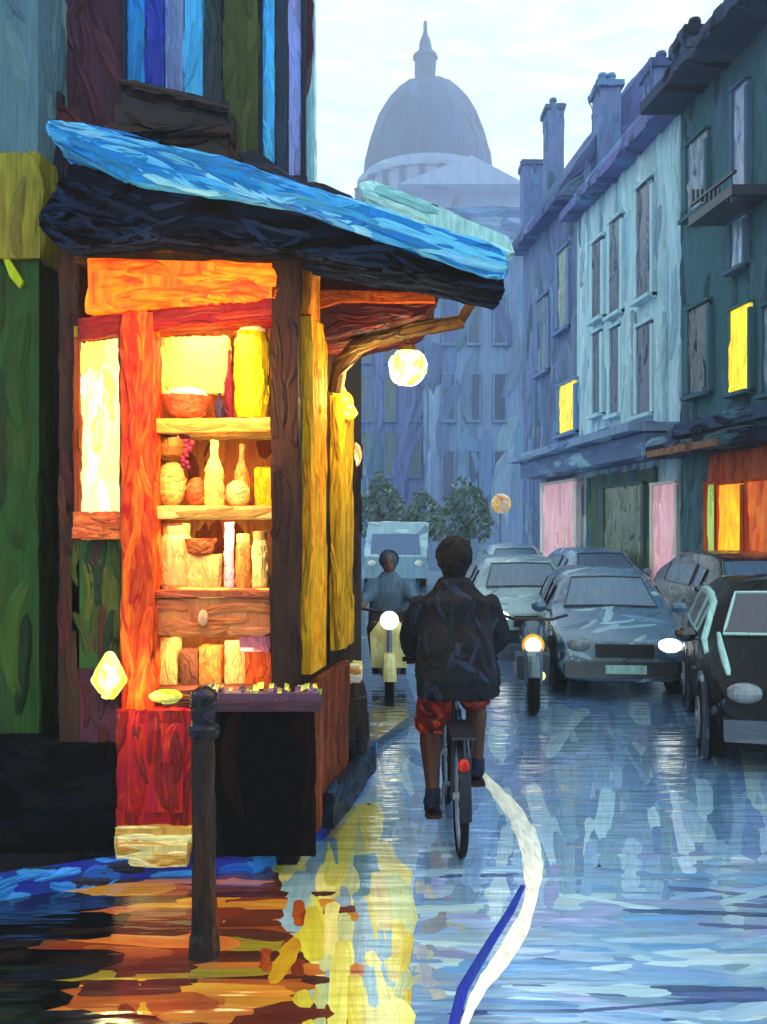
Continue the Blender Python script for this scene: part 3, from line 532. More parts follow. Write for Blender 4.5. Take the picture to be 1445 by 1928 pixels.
sp('upstand', 'gloss', [], [K['ink'], lin((40, 34, 52)), K['navy']], .3, .06, (1, 0, -.4), .1, polys=[([(450, 290), (480, 280), (560, 340), (600, 345), (700, 388), (920, 470), (880, 470), (600, 380), (470, 322)], 5.3, .1, K['ink'])], par=rf)
sp('soffit_box', 'gloss', [], [K['maroon'], K['maroon2'], lin((74, 24, 24)), lin((100, 30, 22))], .35, .06, (1, 0, .05), .3, cover=2, T_=.012, polys=[([(565, 470), (818, 505), (824, 560), (800, 592), (600, 640), (566, 640)], 5.48, .85, K['maroon'])], par=rf)
sp('orange_trim', 'paint', [], [lin((190, 80, 14)), lin((220, 100, 16))], .3, .03, (1, 0, 0), .05, cover=2, polys=[([(594, 548), (640, 546), (818, 552), (820, 568), (640, 568), (600, 580)], 5.44, .04, lin((190, 80, 14)))], par=rf)
mb = MB(); mb.tube([at(928, 528, 5.3), at(900, 552, 5.45), at(876, 590, 5.5), at(868, 606, 5.5)], [.025, .03, .03, .025], K['brown'], 8); part(mb, 'brace', 'paint', rf, sw=.04)
# ---- wares on the shelves, every one a thing
WY = 5.28
def ware(name, label, cat, mb, px, py, mat='paint', d=(0, 0, 1), L=.09, W=.03, pal=None, amount=.15, Y=WY):
    mb.daub(L, W, pal, d, .3, cover=1.6, nmax=50, T=.005, amount=amount); return single(mb, name, label, cat, mat, at(px, py, Y), sw=W)
def bottle(px, yb, yt, r, col, label, name='bottle', Y=WY, neck=.35, mat='gloss', cat='bottle'):
    b_ = at(px, yb, Y); h = (yb - yt) * Y / F; rr = r * Y / F; mb = MB(); mb.lathe(b_, [(rr * .9, 0), (rr, h * .06), (rr, h * .55), (rr * neck, h * .75), (rr * neck, h * .95), (rr * neck * 1.2, h)], col, 12)
    return ware(name, label, cat, mb, px, yb, mat, Y=Y)
def jar(px, yb, yt, r, col, lid, label, Y=WY):
    b_ = at(px, yb, Y); h = (yb - yt) * Y / F; rr = r * Y / F; o = thing('jar', label, 'jar', b_); mb = MB(); mb.lathe(b_, [(rr * .85, 0), (rr, h * .1), (rr, h * .75), (rr * .8, h * .86)], col, 14); mb.daub(.09, .03, None, (0, 0, 1), .2, nmax=30, T=.005); part(mb, 'body', 'gloss', o, sw=.03)
    mb = MB(); mb.lathe(b_ + Vector((0, 0, h * .86)), [(rr * .88, 0), (rr * .9, h * .13), (rr * .6, h * .14)], lid, 14); part(mb, 'lid', 'gloss', o, sw=.03)
def boxw(x0, y0, x1, y1, col, label, name='box', Y=WY, d=.12, rot=0, cat='box'):
    a_ = at(x0, y1, Y); b_ = at(x1, y0, Y); mb = MB(); mb.box(a_.x, b_.x, Y, Y + d, a_.z, b_.z, col, rz=rot, wob=.006); return ware(name, label, cat, mb, (x0 + x1) / 2, y1, L=.12, W=.035, Y=Y)
def bowl(px, yb, yt, r, col, label, inner=None, Y=WY, name='bowl', cat='bowl'):
    b_ = at(px, yb, Y); h = (yb - yt) * Y / F; rr = r * Y / F; mb = MB(); mb.lathe(b_, [(rr * .4, 0), (rr * .7, h * .2), (rr, h), (rr * .92, h * .98), (rr * .5, h * .3)], col, 18); return ware(name, label, cat, mb, px, yb, 'gloss', d=(1, 0, 0), Y=Y)
# top shelf (stands at row 788)
boxw(304, 634, 428, 740, lin((240, 214, 120)), 'large cream yellow box filling the back of the top shelf', Y=5.45, d=.1)
bowl(352, 787, 748, 48, lin((205, 95, 60)), 'shallow red rimmed bowl on the top shelf', Y=5.24)
mb = MB(); mb.ball(at(350, 748, 5.24), .13, .09, .055, K['white']); ware('cream_mound', 'heap of cream white sweets in the red rimmed bowl', 'sweets', mb, 350, 748, 'paint', (1, 0, 0), pal=[K['white'], K['cream']], Y=5.24)
jar(476, 787, 600, 33, lin((240, 224, 30)), K['white'], 'tall bright yellow jar with a white lid on the top shelf')
bottle(432, 787, 660, 8, K['wine'], 'slim wine red bottle beside the tall yellow jar'); bottle(414, 787, 740, 8, lin((40, 30, 70)), 'tiny dark bottle between the red rimmed bowl and the slim red bottle', Y=5.2)
# second shelf (row 955)
mb = MB(); mb.lathe(at(318, 868, 5.3), [(.06, 0), (.1, .03), (.11, .08), (.09, .13), (.05, .16), (.055, .18)], lin((130, 80, 24)), 14); 
o = ware('pot', 'round brown clay pot standing on a pale loaf on the second shelf', 'pot', mb, 318, 868, 'gloss', Y=5.3)
mb = MB()
for i in range(16): mb.ball(at(350 + random.uniform(-17, 17) * (1 - i / 22), 812 + i * 4.6, 5.2), .018, .018, .018, jit(K['wine'], .3), 8, 6)
mb.tube([at(350, 806, 5.2), at(350, 820, 5.2)], .006, K['dbrown'], 6)
single(mb, 'grape_bunch', 'bunch of dark red grapes hanging above the second shelf', 'fruit', 'gloss', at(350, 812, 5.2), sw=.02)
for x0, x1, yt, c, t in ((296, 350, 868, (240, 200, 110), 'pale'), (352, 392, 900, (226, 110, 60), 'orange red'), (424, 470, 905, (238, 214, 140), 'cream')):
    mb = MB(); hh = (955 - yt) * 5.3 / F / 2; mb.ball(at((x0 + x1) / 2, (955 + yt) / 2, 5.3), (x1 - x0) * 5.3 / F / 2, .07, hh, lin(c)); ware('loaf', f'{t} loaf lying on the second shelf', 'bread', mb, (x0 + x1) / 2, 955, d=(1, 0, .3), Y=5.3)
bottle(404, 955, 830, 17, lin((240, 208, 110)), 'cream coloured bottle in the middle of the second shelf', neck=.4, Y=5.22); bottle(456, 955, 838, 13, lin((214, 150, 80)), 'amber bottle right of the cream bottle on the second shelf', Y=5.36)
boxw(482, 880, 512, 955, lin((246, 190, 20)), 'bright yellow carton at the right end of the second shelf')
# third shelf (row 1112)
jar(330, 1112, 985, 32, lin((230, 165, 100)), K['peach'], 'fat peach coloured jar at the left of the third shelf'); bowl(378, 1046, 1014, 30, lin((140, 70, 30)), 'brown bowl balanced on a peach box on the third shelf', Y=5.24)
boxw(352, 1046, 412, 1112, lin((235, 175, 100)), 'peach box under the brown bowl', Y=5.22)
bottle(432, 1112, 985, 9, lin((235, 190, 200)), 'pink candle on the third shelf', 'candle', neck=.9, cat='candle')
jar(458, 1112, 1005, 14, lin((200, 130, 60)), lin((240, 220, 110)), 'slim amber jar right of the pink candle'); jar(490, 1112, 1000, 15, lin((240, 214, 130)), lin((210, 150, 80)), 'slim cream jar at the right end of the third shelf')
# bottom bay (row 1300)
boxw(292, 1205, 332, 1300, lin((232, 172, 100)), 'tall peach box at the left of the bottom bay'); boxw(340, 1225, 372, 1300, lin((110, 60, 40)), 'dark brown box in the bottom bay'); boxw(376, 1220, 416, 1300, lin((206, 110, 50)), 'orange brown box in the middle of the bottom bay')
boxw(422, 1210, 456, 1300, lin((228, 178, 110)), 'leaning peach box in the bottom bay', rot=.3); boxw(464, 1228, 510, 1300, lin((200, 80, 26)), 'deep orange box at the right of the bottom bay')
boxw(450, 1180, 508, 1228, lin((226, 120, 130)), 'pink box stacked on the deep orange box', Y=WY - .14, d=.3)
# counter with flowers in front of the dark corner
ct = thing('stall_counter', 'black flower counter standing before the corner post', 'counter', (-.69, 5.0, .09))
mb = MB(); mb.pbox(404, 1336, 590, 1612, 4.98, .12, K['black']); mb.daub(.5, .08, [K['black'], lin((26, 12, 12)), lin((16, 16, 24))], (0, 0, 1), .1, nmax=120); part(mb, 'front', 'pitch', ct, sw=.08)
mb = MB(); mb.pbox(388, 1322, 604, 1340, 4.94, .18, lin((70, 44, 56))); part(mb, 'top', 'gloss', ct, sw=.06, vert=False)
mb = MB()
for i in range(150):
    q = at(random.uniform(392, 602), random.uniform(1290, 1322), random.uniform(4.96, 5.1)); n = Vector((random.uniform(-1, 1), -1, random.uniform(-.2, 1))).normalized(); u = n.orthogonal().normalized() * random.uniform(.014, .03); v = n.cross(u) * .8
    mb.add([q - u, q - v, q + u, q + v, q - n * .012], [(0, 1, 4), (1, 2, 4), (2, 3, 4), (3, 0, 4)], jit(random.choice([K['mauve'], K['mauve'], lin((180, 120, 160)), K['lemon'], K['pgreen'], lin((110, 60, 90))]), .2))
mb.pbox(392, 1306, 602, 1324, 4.97, .14, lin((90, 60, 84))); single(mb, 'flower_tray', 'tray of mauve and yellow flowers lying along the black counter', 'flowers', 'leaf', at(497, 1322, 5.03), sw=.03)
mb = MB(); mb.ball(at(312, 1312, 4.98), .09, .05, .035, K['lemon']); mb.daub(.1, .03, [K['lemon'], K['yellow']], (1, 0, -.2), .2, nmax=20, T=.006); single(mb, 'lemon_cloth', 'folded lemon yellow cloth on the ledge above the red panel', 'cloth', 'paint', at(312, 1324, 4.98), sw=.03)
# yellow lamp shade low on the left
ls = thing('wall_lantern', 'pale yellow pointed lantern fixed beside the orange mullion', 'lantern', at(208, 1310, 5.02)); mb = MB(); c0 = at(206, 1300, 5.0)
mb.lathe(c0, [(.03, -.04), (.1, .06), (.075, .12), (.02, .21)], K['lemon'], 12); mb.daub(.15, .035, [K['lemon'], K['yellow'], K['cream']], (0, 0, 1), .2, nmax=40, T=.006); part(mb, 'shade', 'glow', ls, sw=.03)
mb = MB(); mb.tube([c0 + Vector((0, 0, .2)), c0 + Vector((.0, .06, .26)), c0 + Vector((0, .13, .27))], .008, K['dbrown'], 6); part(mb, 'hook', 'metal', ls, sw=.02)
# lamps
bk = thing('bracket_lamp', 'round glowing lamp hanging from a curved brown bracket under the roof', 'lamp', at(640, 730, 5.62))
mb = MB(); mb.tube([at(632, 735, 5.75), at(640, 690, 5.68), at(668, 655, 5.62), at(712, 636, 5.6), at(790, 618, 5.6), at(872, 604, 5.6)], [.05, .05, .05, .048, .045, .04], K['brown'], 10, flat=1.1); mb.daub(.3, .04, [K['brown'], lin((120, 84, 30)), lin((70, 46, 20))], (1, 0, .3), .1, nmax=60, T=.008); part(mb, 'bracket', 'gloss', bk, sw=.04)
mb = MB(); mb.tube([at(768, 622, 5.6), at(768, 655, 5.6)], .012, K['brown'], 8); part(mb, 'rod', 'metal', bk, sw=.02)
gl = at(768, 692, 5.6); mb = MB(); mb.ball(gl, .115, .115, .115, lin((252, 240, 130)), 20, 12); mb.daub(.12, .04, [lin((252, 240, 130)), lin((255, 250, 215)), lin((240, 230, 60))], (0, 0, 1), .6, nmax=40, T=.008, amount=.05); part(mb, 'globe', 'lamp', bk, sw=.04)
mb = MB(); mb.lathe(gl + Vector((0, 0, .1)), [(.07, 0), (.05, .035), (.02, .05)], K['brown'], 12); part(mb, 'cap', 'metal', bk, sw=.03)
light('bulb', 'POINT', gl + Vector((.0, -.2, -.05)), 7, (1, .8, .35), .12)
wl2 = thing('column_lamp', 'knobbly gold lamp at the top of the second gold pillar', 'lamp', at(638, 790, 6.05)); mb = MB()
for dx, dy, r_ in ((0, -28, .06), (14, -8, .075), (26, 12, .055), (-14, -10, .05)): mb.ball(at(632 + dx, 750 + dy + 15, 6.02), r_, r_ * .8, r_, lin((235, 190, 50)))
mb = mb.remesh(.012, 2); mb.daub(.1, .035, [lin((240, 200, 60)), lin((225, 160, 30)), lin((248, 226, 140))], (1, 0, -.5), .4, nmax=50, T=.008); part(mb, 'shade', 'sign', wl2, sw=.035, smooth=True)
mb = MB(); mb.tube([at(640, 790, 6.03), at(640, 800, 6.2)], .02, K['dbrown'], 8); part(mb, 'stem', 'metal', wl2, sw=.03)
wl3 = thing('globe_lamp', 'small cream globe lamp at the far end of the shop wall', 'lamp', at(668, 880, 6.72)); mb = MB(); mb.ball(at(666, 856, 6.7), .06, .06, .095, K['cream']); mb.daub(.1, .03, [K['cream'], K['peach'], K['white']], (0, 0, 1), .2, nmax=20, T=.006, amount=.06); part(mb, 'globe', 'glow', wl3, sw=.03)
mb = MB(); mb.tube([at(666, 880, 6.7), at(660, 896, 6.8), at(650, 894, 6.95)], .014, K['dbrown'], 8); part(mb, 'arm', 'metal', wl3, sw=.02)
# warm light inside the bays (bare area lights, added without fittings)
for y, pw in ((628, 3.6), (822, 2.8), (985, 4), (1204, 4)):
    p = at(400, y, Y0 + .1); light('shelf_fill_light', 'AREA', p, pw, (1, .74, .36), .5, (R(20), 0, 0))
light('shop_fill', 'POINT', (-1.0, Y0 - .55, 2.7), 32, (1, .42, .09), .25); light('column_bulb', 'POINT', at(690, 735, 5.75), 10, (1, .66, .18), .1)  # first one is a warm fill added before the shop, no fixture there
light('lantern_bulb', 'POINT', at(200, 1290, 4.85), 3, (1, .85, .4), .06)
# barrel with a cream box on it by the side wall
br = thing('barrel', 'dark brown barrel against the street side of the shop', 'barrel', at(654, 1478, 6.55)); bz = at(654, 985, 6.55); mb = MB(); mb.lathe((bz.x, bz.y, .02), [(.12, 0), (.15, .2), (.155, .4), (.145, .62), (.12, .78)], lin((44, 26, 22)), 16)
mb.daub(.4, .07, [lin((44, 26, 22)), lin((56, 30, 22)), K['ink'], K['maroon2']], (0, 0, 1), .1, nmax=60); part(mb, 'body', 'gloss', br, sw=.06)
for z in (.14, .4, .68): mb = MB(); mb.ring((bz.x, bz.y, .02 + z), (0, 0, 1), .152 if z != .68 else .142, .009, K['black']); part(mb, 'hoop', 'metal', br, sw=.03)
mb = MB(); mb.box(bz.x - .13, bz.x + .1, bz.y - .1, bz.y + .1, .80, .93, K['cream'], wob=.01); mb.daub(.18, .05, [K['cream'], K['peach'], K['white']], (1, 0, 0), .1, nmax=30, T=.008); single(mb, 'box', 'small cream box resting on top of the brown barrel', 'box', 'paint', (bz.x, bz.y, .8), sw=.05)
# bollard
bo = thing('bollard', 'dark brown iron post standing on the wet road before the red panel', 'bollard', g(384, 1800)); bp = g(384, 1800); mb = MB()
mb.lathe(bp, [(.068, 0), (.066, .08), (.05, .12), (.048, .6), (.05, .95), (.044, 1.0)], lin((44, 26, 20)), 16); mb.daub(.45, .05, [lin((40, 28, 26)), lin((58, 36, 26)), K['ink'], lin((30, 22, 24))], (0, 0, 1), .06, cover=1.6, nmax=90, T=.005); part(mb, 'shaft', 'gloss', bo, sw=.05)
mb = MB(); mb.lathe(bp + Vector((0, 0, .99)), [(.065, 0), (.068, .04), (.05, .06), (.06, .12), (.055, .19), (.02, .22)], lin((34, 26, 30)), 16); mb.daub(.1, .04, [K['ink'], K['black'], lin((40, 34, 60))], (1, 0, 0), .4, nmax=30, T=.006); part(mb, 'cap', 'gloss', bo, sw=.04)

# ------------------------------------------------------------------ cars
def build_car(label, pos, rz, col, pal=None, Ln=3.9, Wd=1.65, Ht=1.4, lit=(1, 1), name='parked_car', group=None, lite='lamp', glass=K['slate'], trim=None, glint=None, bmat='car'):
    """front looks towards local -Y"""
    r = thing(name, label, 'car', pos, group, rz); hw = Wd / 2; trim = trim or K['ink']
    loc = Matrix.Rotation(-rz, 3, 'Z') @ (Vector((0, 0, EYE)) - Vector(pos))
    # stations along y: (y, belt z, roof z, width factor)
    st = [(-.5, .42, .42, .80), (-.49, .62, .62, .88), (-.44, .70, .71, .95), (-.30, .80, .84, 1), (-.20, .86, .92, 1), (-.08, .90, 1.30, 1), (.0, .92, 1.38, 1), (.14, .93, 1.4, 1), (.28, .94, 1.36, 1), (.40, .94, 1.16, .97), (.46, .86, .96, .92), (.495, .6, .62, .86), (.5, .42, .42, .80)]
    k = Ht / 1.4; mb = MB(); vs = []; ny = 11
    def ring(y, zb, zr, wf):
        w_ = hw * wf; zl = .20 * k; zb *= k; zr *= k; gr = max(0, min(1, (zr - zb) / (.4 * k)))
        return [(-w_ * .9, zl), (-w_, zl + .1), (-w_ * 1.01, (zl + zb) / 2), (-w_ * .985, zb), (-w_ * (.97 - .17 * gr), zb + (zr - zb) * .72), (-w_ * (.86 - .22 * gr), zr)], y
    for y, zb, zr, wf in st:
        h, yy = ring(y, zb, zr, wf); full = h + [(0, h[-1][1] + .025)] + [(-x, z) for x, z in h[::-1]]
        for x, z in full: vs.append(Vector((x, yy * Ln, z)))
    m = 13; fs = []
    for i in range(len(st) - 1):
        for j in range(m - 1): fs.append((i * m + j, i * m + j + 1, (i + 1) * m + j + 1, (i + 1) * m + j))
        fs.append((i * m + m - 1, i * m, (i + 1) * m, (i + 1) * m + m - 1))
    fs.append(tuple(range(m))[::-1]); fs.append(tuple(range((len(st) - 1) * m, len(st) * m))); mb.solid(vs, fs, col)
    V = lambda i, j: vs[i * m + j]
    me_ = bpy.data.meshes.new('tmp'); me_.from_pydata([tuple(p) for p in mb.v], [], mb.f); ob_ = bpy.data.objects.new('tmp', me_); C.objects.link(ob_); md_ = ob_.modifiers.new('s', 'SUBSURF'); md_.levels = 2; cz_ = me_.attributes.new('crease_edge', 'FLOAT', 'EDGE'); cz_.data.foreach_set('value', [.5] * len(me_.edges))
    dg_ = bpy.context.evaluated_depsgraph_get(); dg_.update(); em_ = bpy.data.meshes.new_from_object(ob_.evaluated_get(dg_)); mb.v = [v.co.copy() for v in em_.vertices]; mb.f = [tuple(p.vertices) for p in em_.polygons]; mb.c = [col] * len(mb.f); mb.uv = [None] * len(mb.f)
    bpy.data.objects.remove(ob_); bpy.data.meshes.remove(me_); bpy.data.meshes.remove(em_); bvc = BVHTree.FromPolygons(mb.v, mb.f)
    mb.daub(.5, .075 * max(1, pos[1] / 9), pal or [col], (1, .6, 0), .4, cover=1.3, nmax=240, local=loc, T=.006); part(mb, 'body', bmat, r, sw=.08, world=False, smooth=True)
    def snap(p, l): q = bvc.find_nearest(p); return q[0] + q[1] * l
    def patch(name, idx, colr, mat='glass', lift=.016, shrink=.9):
        ps = [V(*q) for q in idx]; c = sum(ps, Vector()) / 4; ps = [c + (p - c) * shrink for p in ps]; b_ = MB(); n_ = 6; vs_ = []
        for a_ in range(n_ + 1):
            for e_ in range(n_ + 1): u, v = a_ / n_, e_ / n_; vs_.append(snap(ps[0].lerp(ps[1], u).lerp(ps[3].lerp(ps[2], u), v), lift))
        b_.add(vs_, [(a_ * (n_ + 1) + e_, a_ * (n_ + 1) + e_ + 1, (a_ + 1) * (n_ + 1) + e_ + 1, (a_ + 1) * (n_ + 1) + e_) for a_ in range(n_) for e_ in range(n_)], colr)
        b_.daub(.3, .07, None, (1, 0, .4), .3, cover=1.3, nmax=16, amount=.3, local=loc, T=.004, view=False); w_ = part(b_, name, mat, r, sw=.07, world=False)
        e = [vs_[a_ * (n_ + 1)] for a_ in range(n_ + 1)] + [vs_[n_ * (n_ + 1) + e_] for e_ in range(1, n_ + 1)] + [vs_[a_ * (n_ + 1) + n_] for a_ in range(n_ - 1, -1, -1)] + [vs_[e_] for e_ in range(n_ - 1, 0, -1)]
        t_ = MB(); t_.tube(e + [e[0], e[1]], .014, glint or trim, 6); part(t_, 'window_seal', 'car', w_, sw=.04, world=False)  # seal; on the black car its pale colour also paints a highlight
    if glint:  # sky highlights on roof edge and bonnet, modelled as pale tubes
        for j_ in (4, 8): tr = MB(); tr.tube([snap(V(i_, j_), .0) for i_ in (3, 4, 5, 6, 7, 8, 9, 10)], [.02, .03, .036, .036, .036, .036, .03, .02], glint, 8); part(tr, 'roof_glint', 'paint', r, sw=.05, world=False)
        for s_ in (-1, 1): tr = MB(); tr.tube([snap(Vector((s_ * hw * .8, y_ * Ln, 1.0)), .0) for y_ in (-.2, -.28, -.36, -.43, -.47)], [.018, .028, .03, .028, .015], glint, 8); part(tr, 'bonnet_glint', 'paint', r, sw=.05, world=False)
    patch('windscreen', [(4, 5), (4, 7), (5, 7), (5, 5)], glass); patch('rear_window', [(8, 5), (8, 7), (9, 7), (9, 5)], glass)
    for j0, j1 in ((3, 4), (9, 8)):
        patch('side_window', [(5, j0), (6, j0), (6, j1), (5, j1)], glass, shrink=.86); patch('side_window', [(6, j0), (8, j0), (8, j1), (6, j1)], glass)
    for sx in (-1, 1):
        for yy in (-.32, .32):
            c = Vector((sx * (hw - .07), yy * Ln, .3)); wh = thing('wheel', None, None, (0, 0, 0)); wh.parent = r
            b_ = MB(); b_.disc(c, (1, 0, 0), .31, .2, K['black'], 22); part(b_, 'tyre', 'cloth', wh, sw=.06, world=False); b_ = MB(); b_.disc(c + Vector((sx * .1, 0, 0)), (1, 0, 0), .18, .03, K['grey'], 16); b_.disc(c + Vector((sx * .118, 0, 0)), (1, 0, 0), .06, .02, K['slate'], 10); part(b_, 'rim', 'car', wh, sw=.05, world=False)
            a_ = MB(); a_.ring(Vector((sx * (hw - .0), yy * Ln, .31)), (1, 0, 0), .355, .03, trim, 24, 6); part(a_, 'wheel_arch', 'car', r, sw=.06, world=False)
        on = lit[0 if sx < 0 else 1]; b_ = MB(); b_.ball(Vector((sx * hw * .66, -.485 * Ln, .6 * k)), .14, .07, .085, K['white'] if on else K['grey'], 14, 8); part(b_, 'headlight', lite if on else 'glass', r, sw=.05, world=False)
        b_ = MB(); b_.ball(Vector((sx * (hw + .1), -.16 * Ln, .93 * k)), .1, .05, .07, col, 10, 6); b_.tube([Vector((sx * (hw - .03), -.16 * Ln, .88 * k)), Vector((sx * (hw + .07), -.16 * Ln, .92 * k))], .02, trim, 6); part(b_, 'mirror', 'car', r, sw=.05, world=False)
        b_ = MB(); b_.ball(Vector((sx * hw * .72, .492 * Ln, .66 * k)), .1, .04, .09, K['red'], 10, 6); part(b_, 'tail_light', 'gloss', r, sw=.05, world=False)
    b_ = MB(); b_.box(-hw * .86, hw * .86, -.515 * Ln, -.47 * Ln, .24, .42, trim, wob=.01); part(b_, 'bumper', 'car', r, sw=.07, world=False, vert=False)
    b_ = MB(); b_.box(-hw * .42, hw * .42, -.507 * Ln, -.49 * Ln, .47 * k, .62 * k, K['black']); part(b_, 'grille', 'metal', r, sw=.04, world=False, vert=False)
    b_ = MB(); b_.box(-.22, .22, -.525 * Ln, -.51 * Ln, .29, .38, K['mint']); part(b_, 'number_plate', 'paint', r, sw=.05, world=False)
    b_ = MB(); b_.box(-hw * .86, hw * .86, .47 * Ln, .512 * Ln, .24, .42, trim, wob=.01); part(b_, 'bumper', 'car', r, sw=.07, world=False, vert=False)
    return r
def cpos(px, Y): return ((px - HX) * Y / F, Y, 0.01)
build_car('black hatchback cut off by the right edge, nearest of the cars', (3.72, 8.37, .01), R(-15), lin((10, 10, 14)), [lin((12, 12, 16)), lin((24, 26, 36)), lin((70, 88, 112)), K['black'], K['black'], K['black']], Ln=3.1, Wd=1.6, Ht=1.42, glass=lin((52, 44, 62)), trim=lin((50, 64, 80)), name='dark_hatchback', glint=K['mint'], lit=(0, 0), bmat='darkcar')
build_car('slate blue car with one glowing headlight left of the black hatchback', (2.85, 11.75, .01), R(-6), lin((70, 108, 140)), [lin((70, 108, 140)), lin((90, 134, 166)), lin((44, 74, 104)), lin((150, 190, 205))], Ln=3.6, Wd=1.5, Ht=1.36, glass=lin((80, 112, 140)), name='oncoming_car', lit=(0, 1))
build_car('pale mint car partly hidden between the cyclist and the slate blue car', cpos(975, 14.8), R(0), lin((140, 178, 184)), [lin((140, 178, 184)), lin((110, 146, 164)), lin((170, 205, 200))], Wd=1.62, name='oncoming_car')
build_car('light blue car seen over the cyclist\'s right shoulder', cpos(965, 23), R(2), lin((130, 165, 188)), [lin((130, 165, 188)), lin((160, 195, 200)), K['steel']], name='oncoming_car', lit=(0, 0))
build_car('dark purple car parked at the far kerb behind the black hatchback', cpos(1400, 13.6), R(4), lin((44, 36, 50)), [lin((44, 36, 50)), K['ink'], lin((60, 52, 70))], Ht=1.5, name='parked_car', lit=(0, 0))
build_car('steel blue car parked farther up the far kerb', cpos(1120, 19.5), R(5), lin((100, 130, 165)), [lin((100, 130, 165)), lin((130, 170, 185)), K['peri']], name='parked_car', lit=(0, 0))
# pale van far off
vn = thing('van', 'pale blue van far down the road beside the gold pillars', 'van', cpos(745, 27)); vx, vy, _ = cpos(745, 27); mb = MB()
mb.prism([Vector((vx - .93, vy, .3)), Vector((vx - .93, vy - .1, .95)), Vector((vx - .88, vy + .35, 1.5)), Vector((vx - .82, vy + .6, 1.95)), Vector((vx - .82, vy + 4.4, 1.98)), Vector((vx - .93, vy + 4.5, .3))], Vector((1.86, 0, 0)), lin((150, 190, 205)))
mb.daub(.8, .22, [lin((150, 190, 205)), lin((175, 215, 218)), lin((120, 155, 180))], (1, 0, 0), .3, nmax=80, T=.02); part(mb, 'body', 'car', vn, sw=.2)
mb = MB(); mb.prism([Vector((vx - .75, vy - .0, 1.0)), Vector((vx + .75, vy - .0, 1.0)), Vector((vx + .7, vy + .38, 1.6)), Vector((vx - .7, vy + .38, 1.6))], Vector((0, -.06, .03)), lin((60, 100, 150))); part(mb, 'windscreen', 'glass', vn, sw=.1)
for sx in (-1, 1):
    mb = MB(); mb.ball((vx + sx * .7, vy - .08, .75), .13, .06, .1, K['white']); part(mb, 'headlight', 'glass', vn, sw=.08)
    for yy in (.7, 3.7): mb = MB(); mb.disc((vx + sx * .84, vy + yy, .32), (1, 0, 0), .32, .2, K['black']); part(mb, 'wheel', 'cloth', vn, sw=.08)
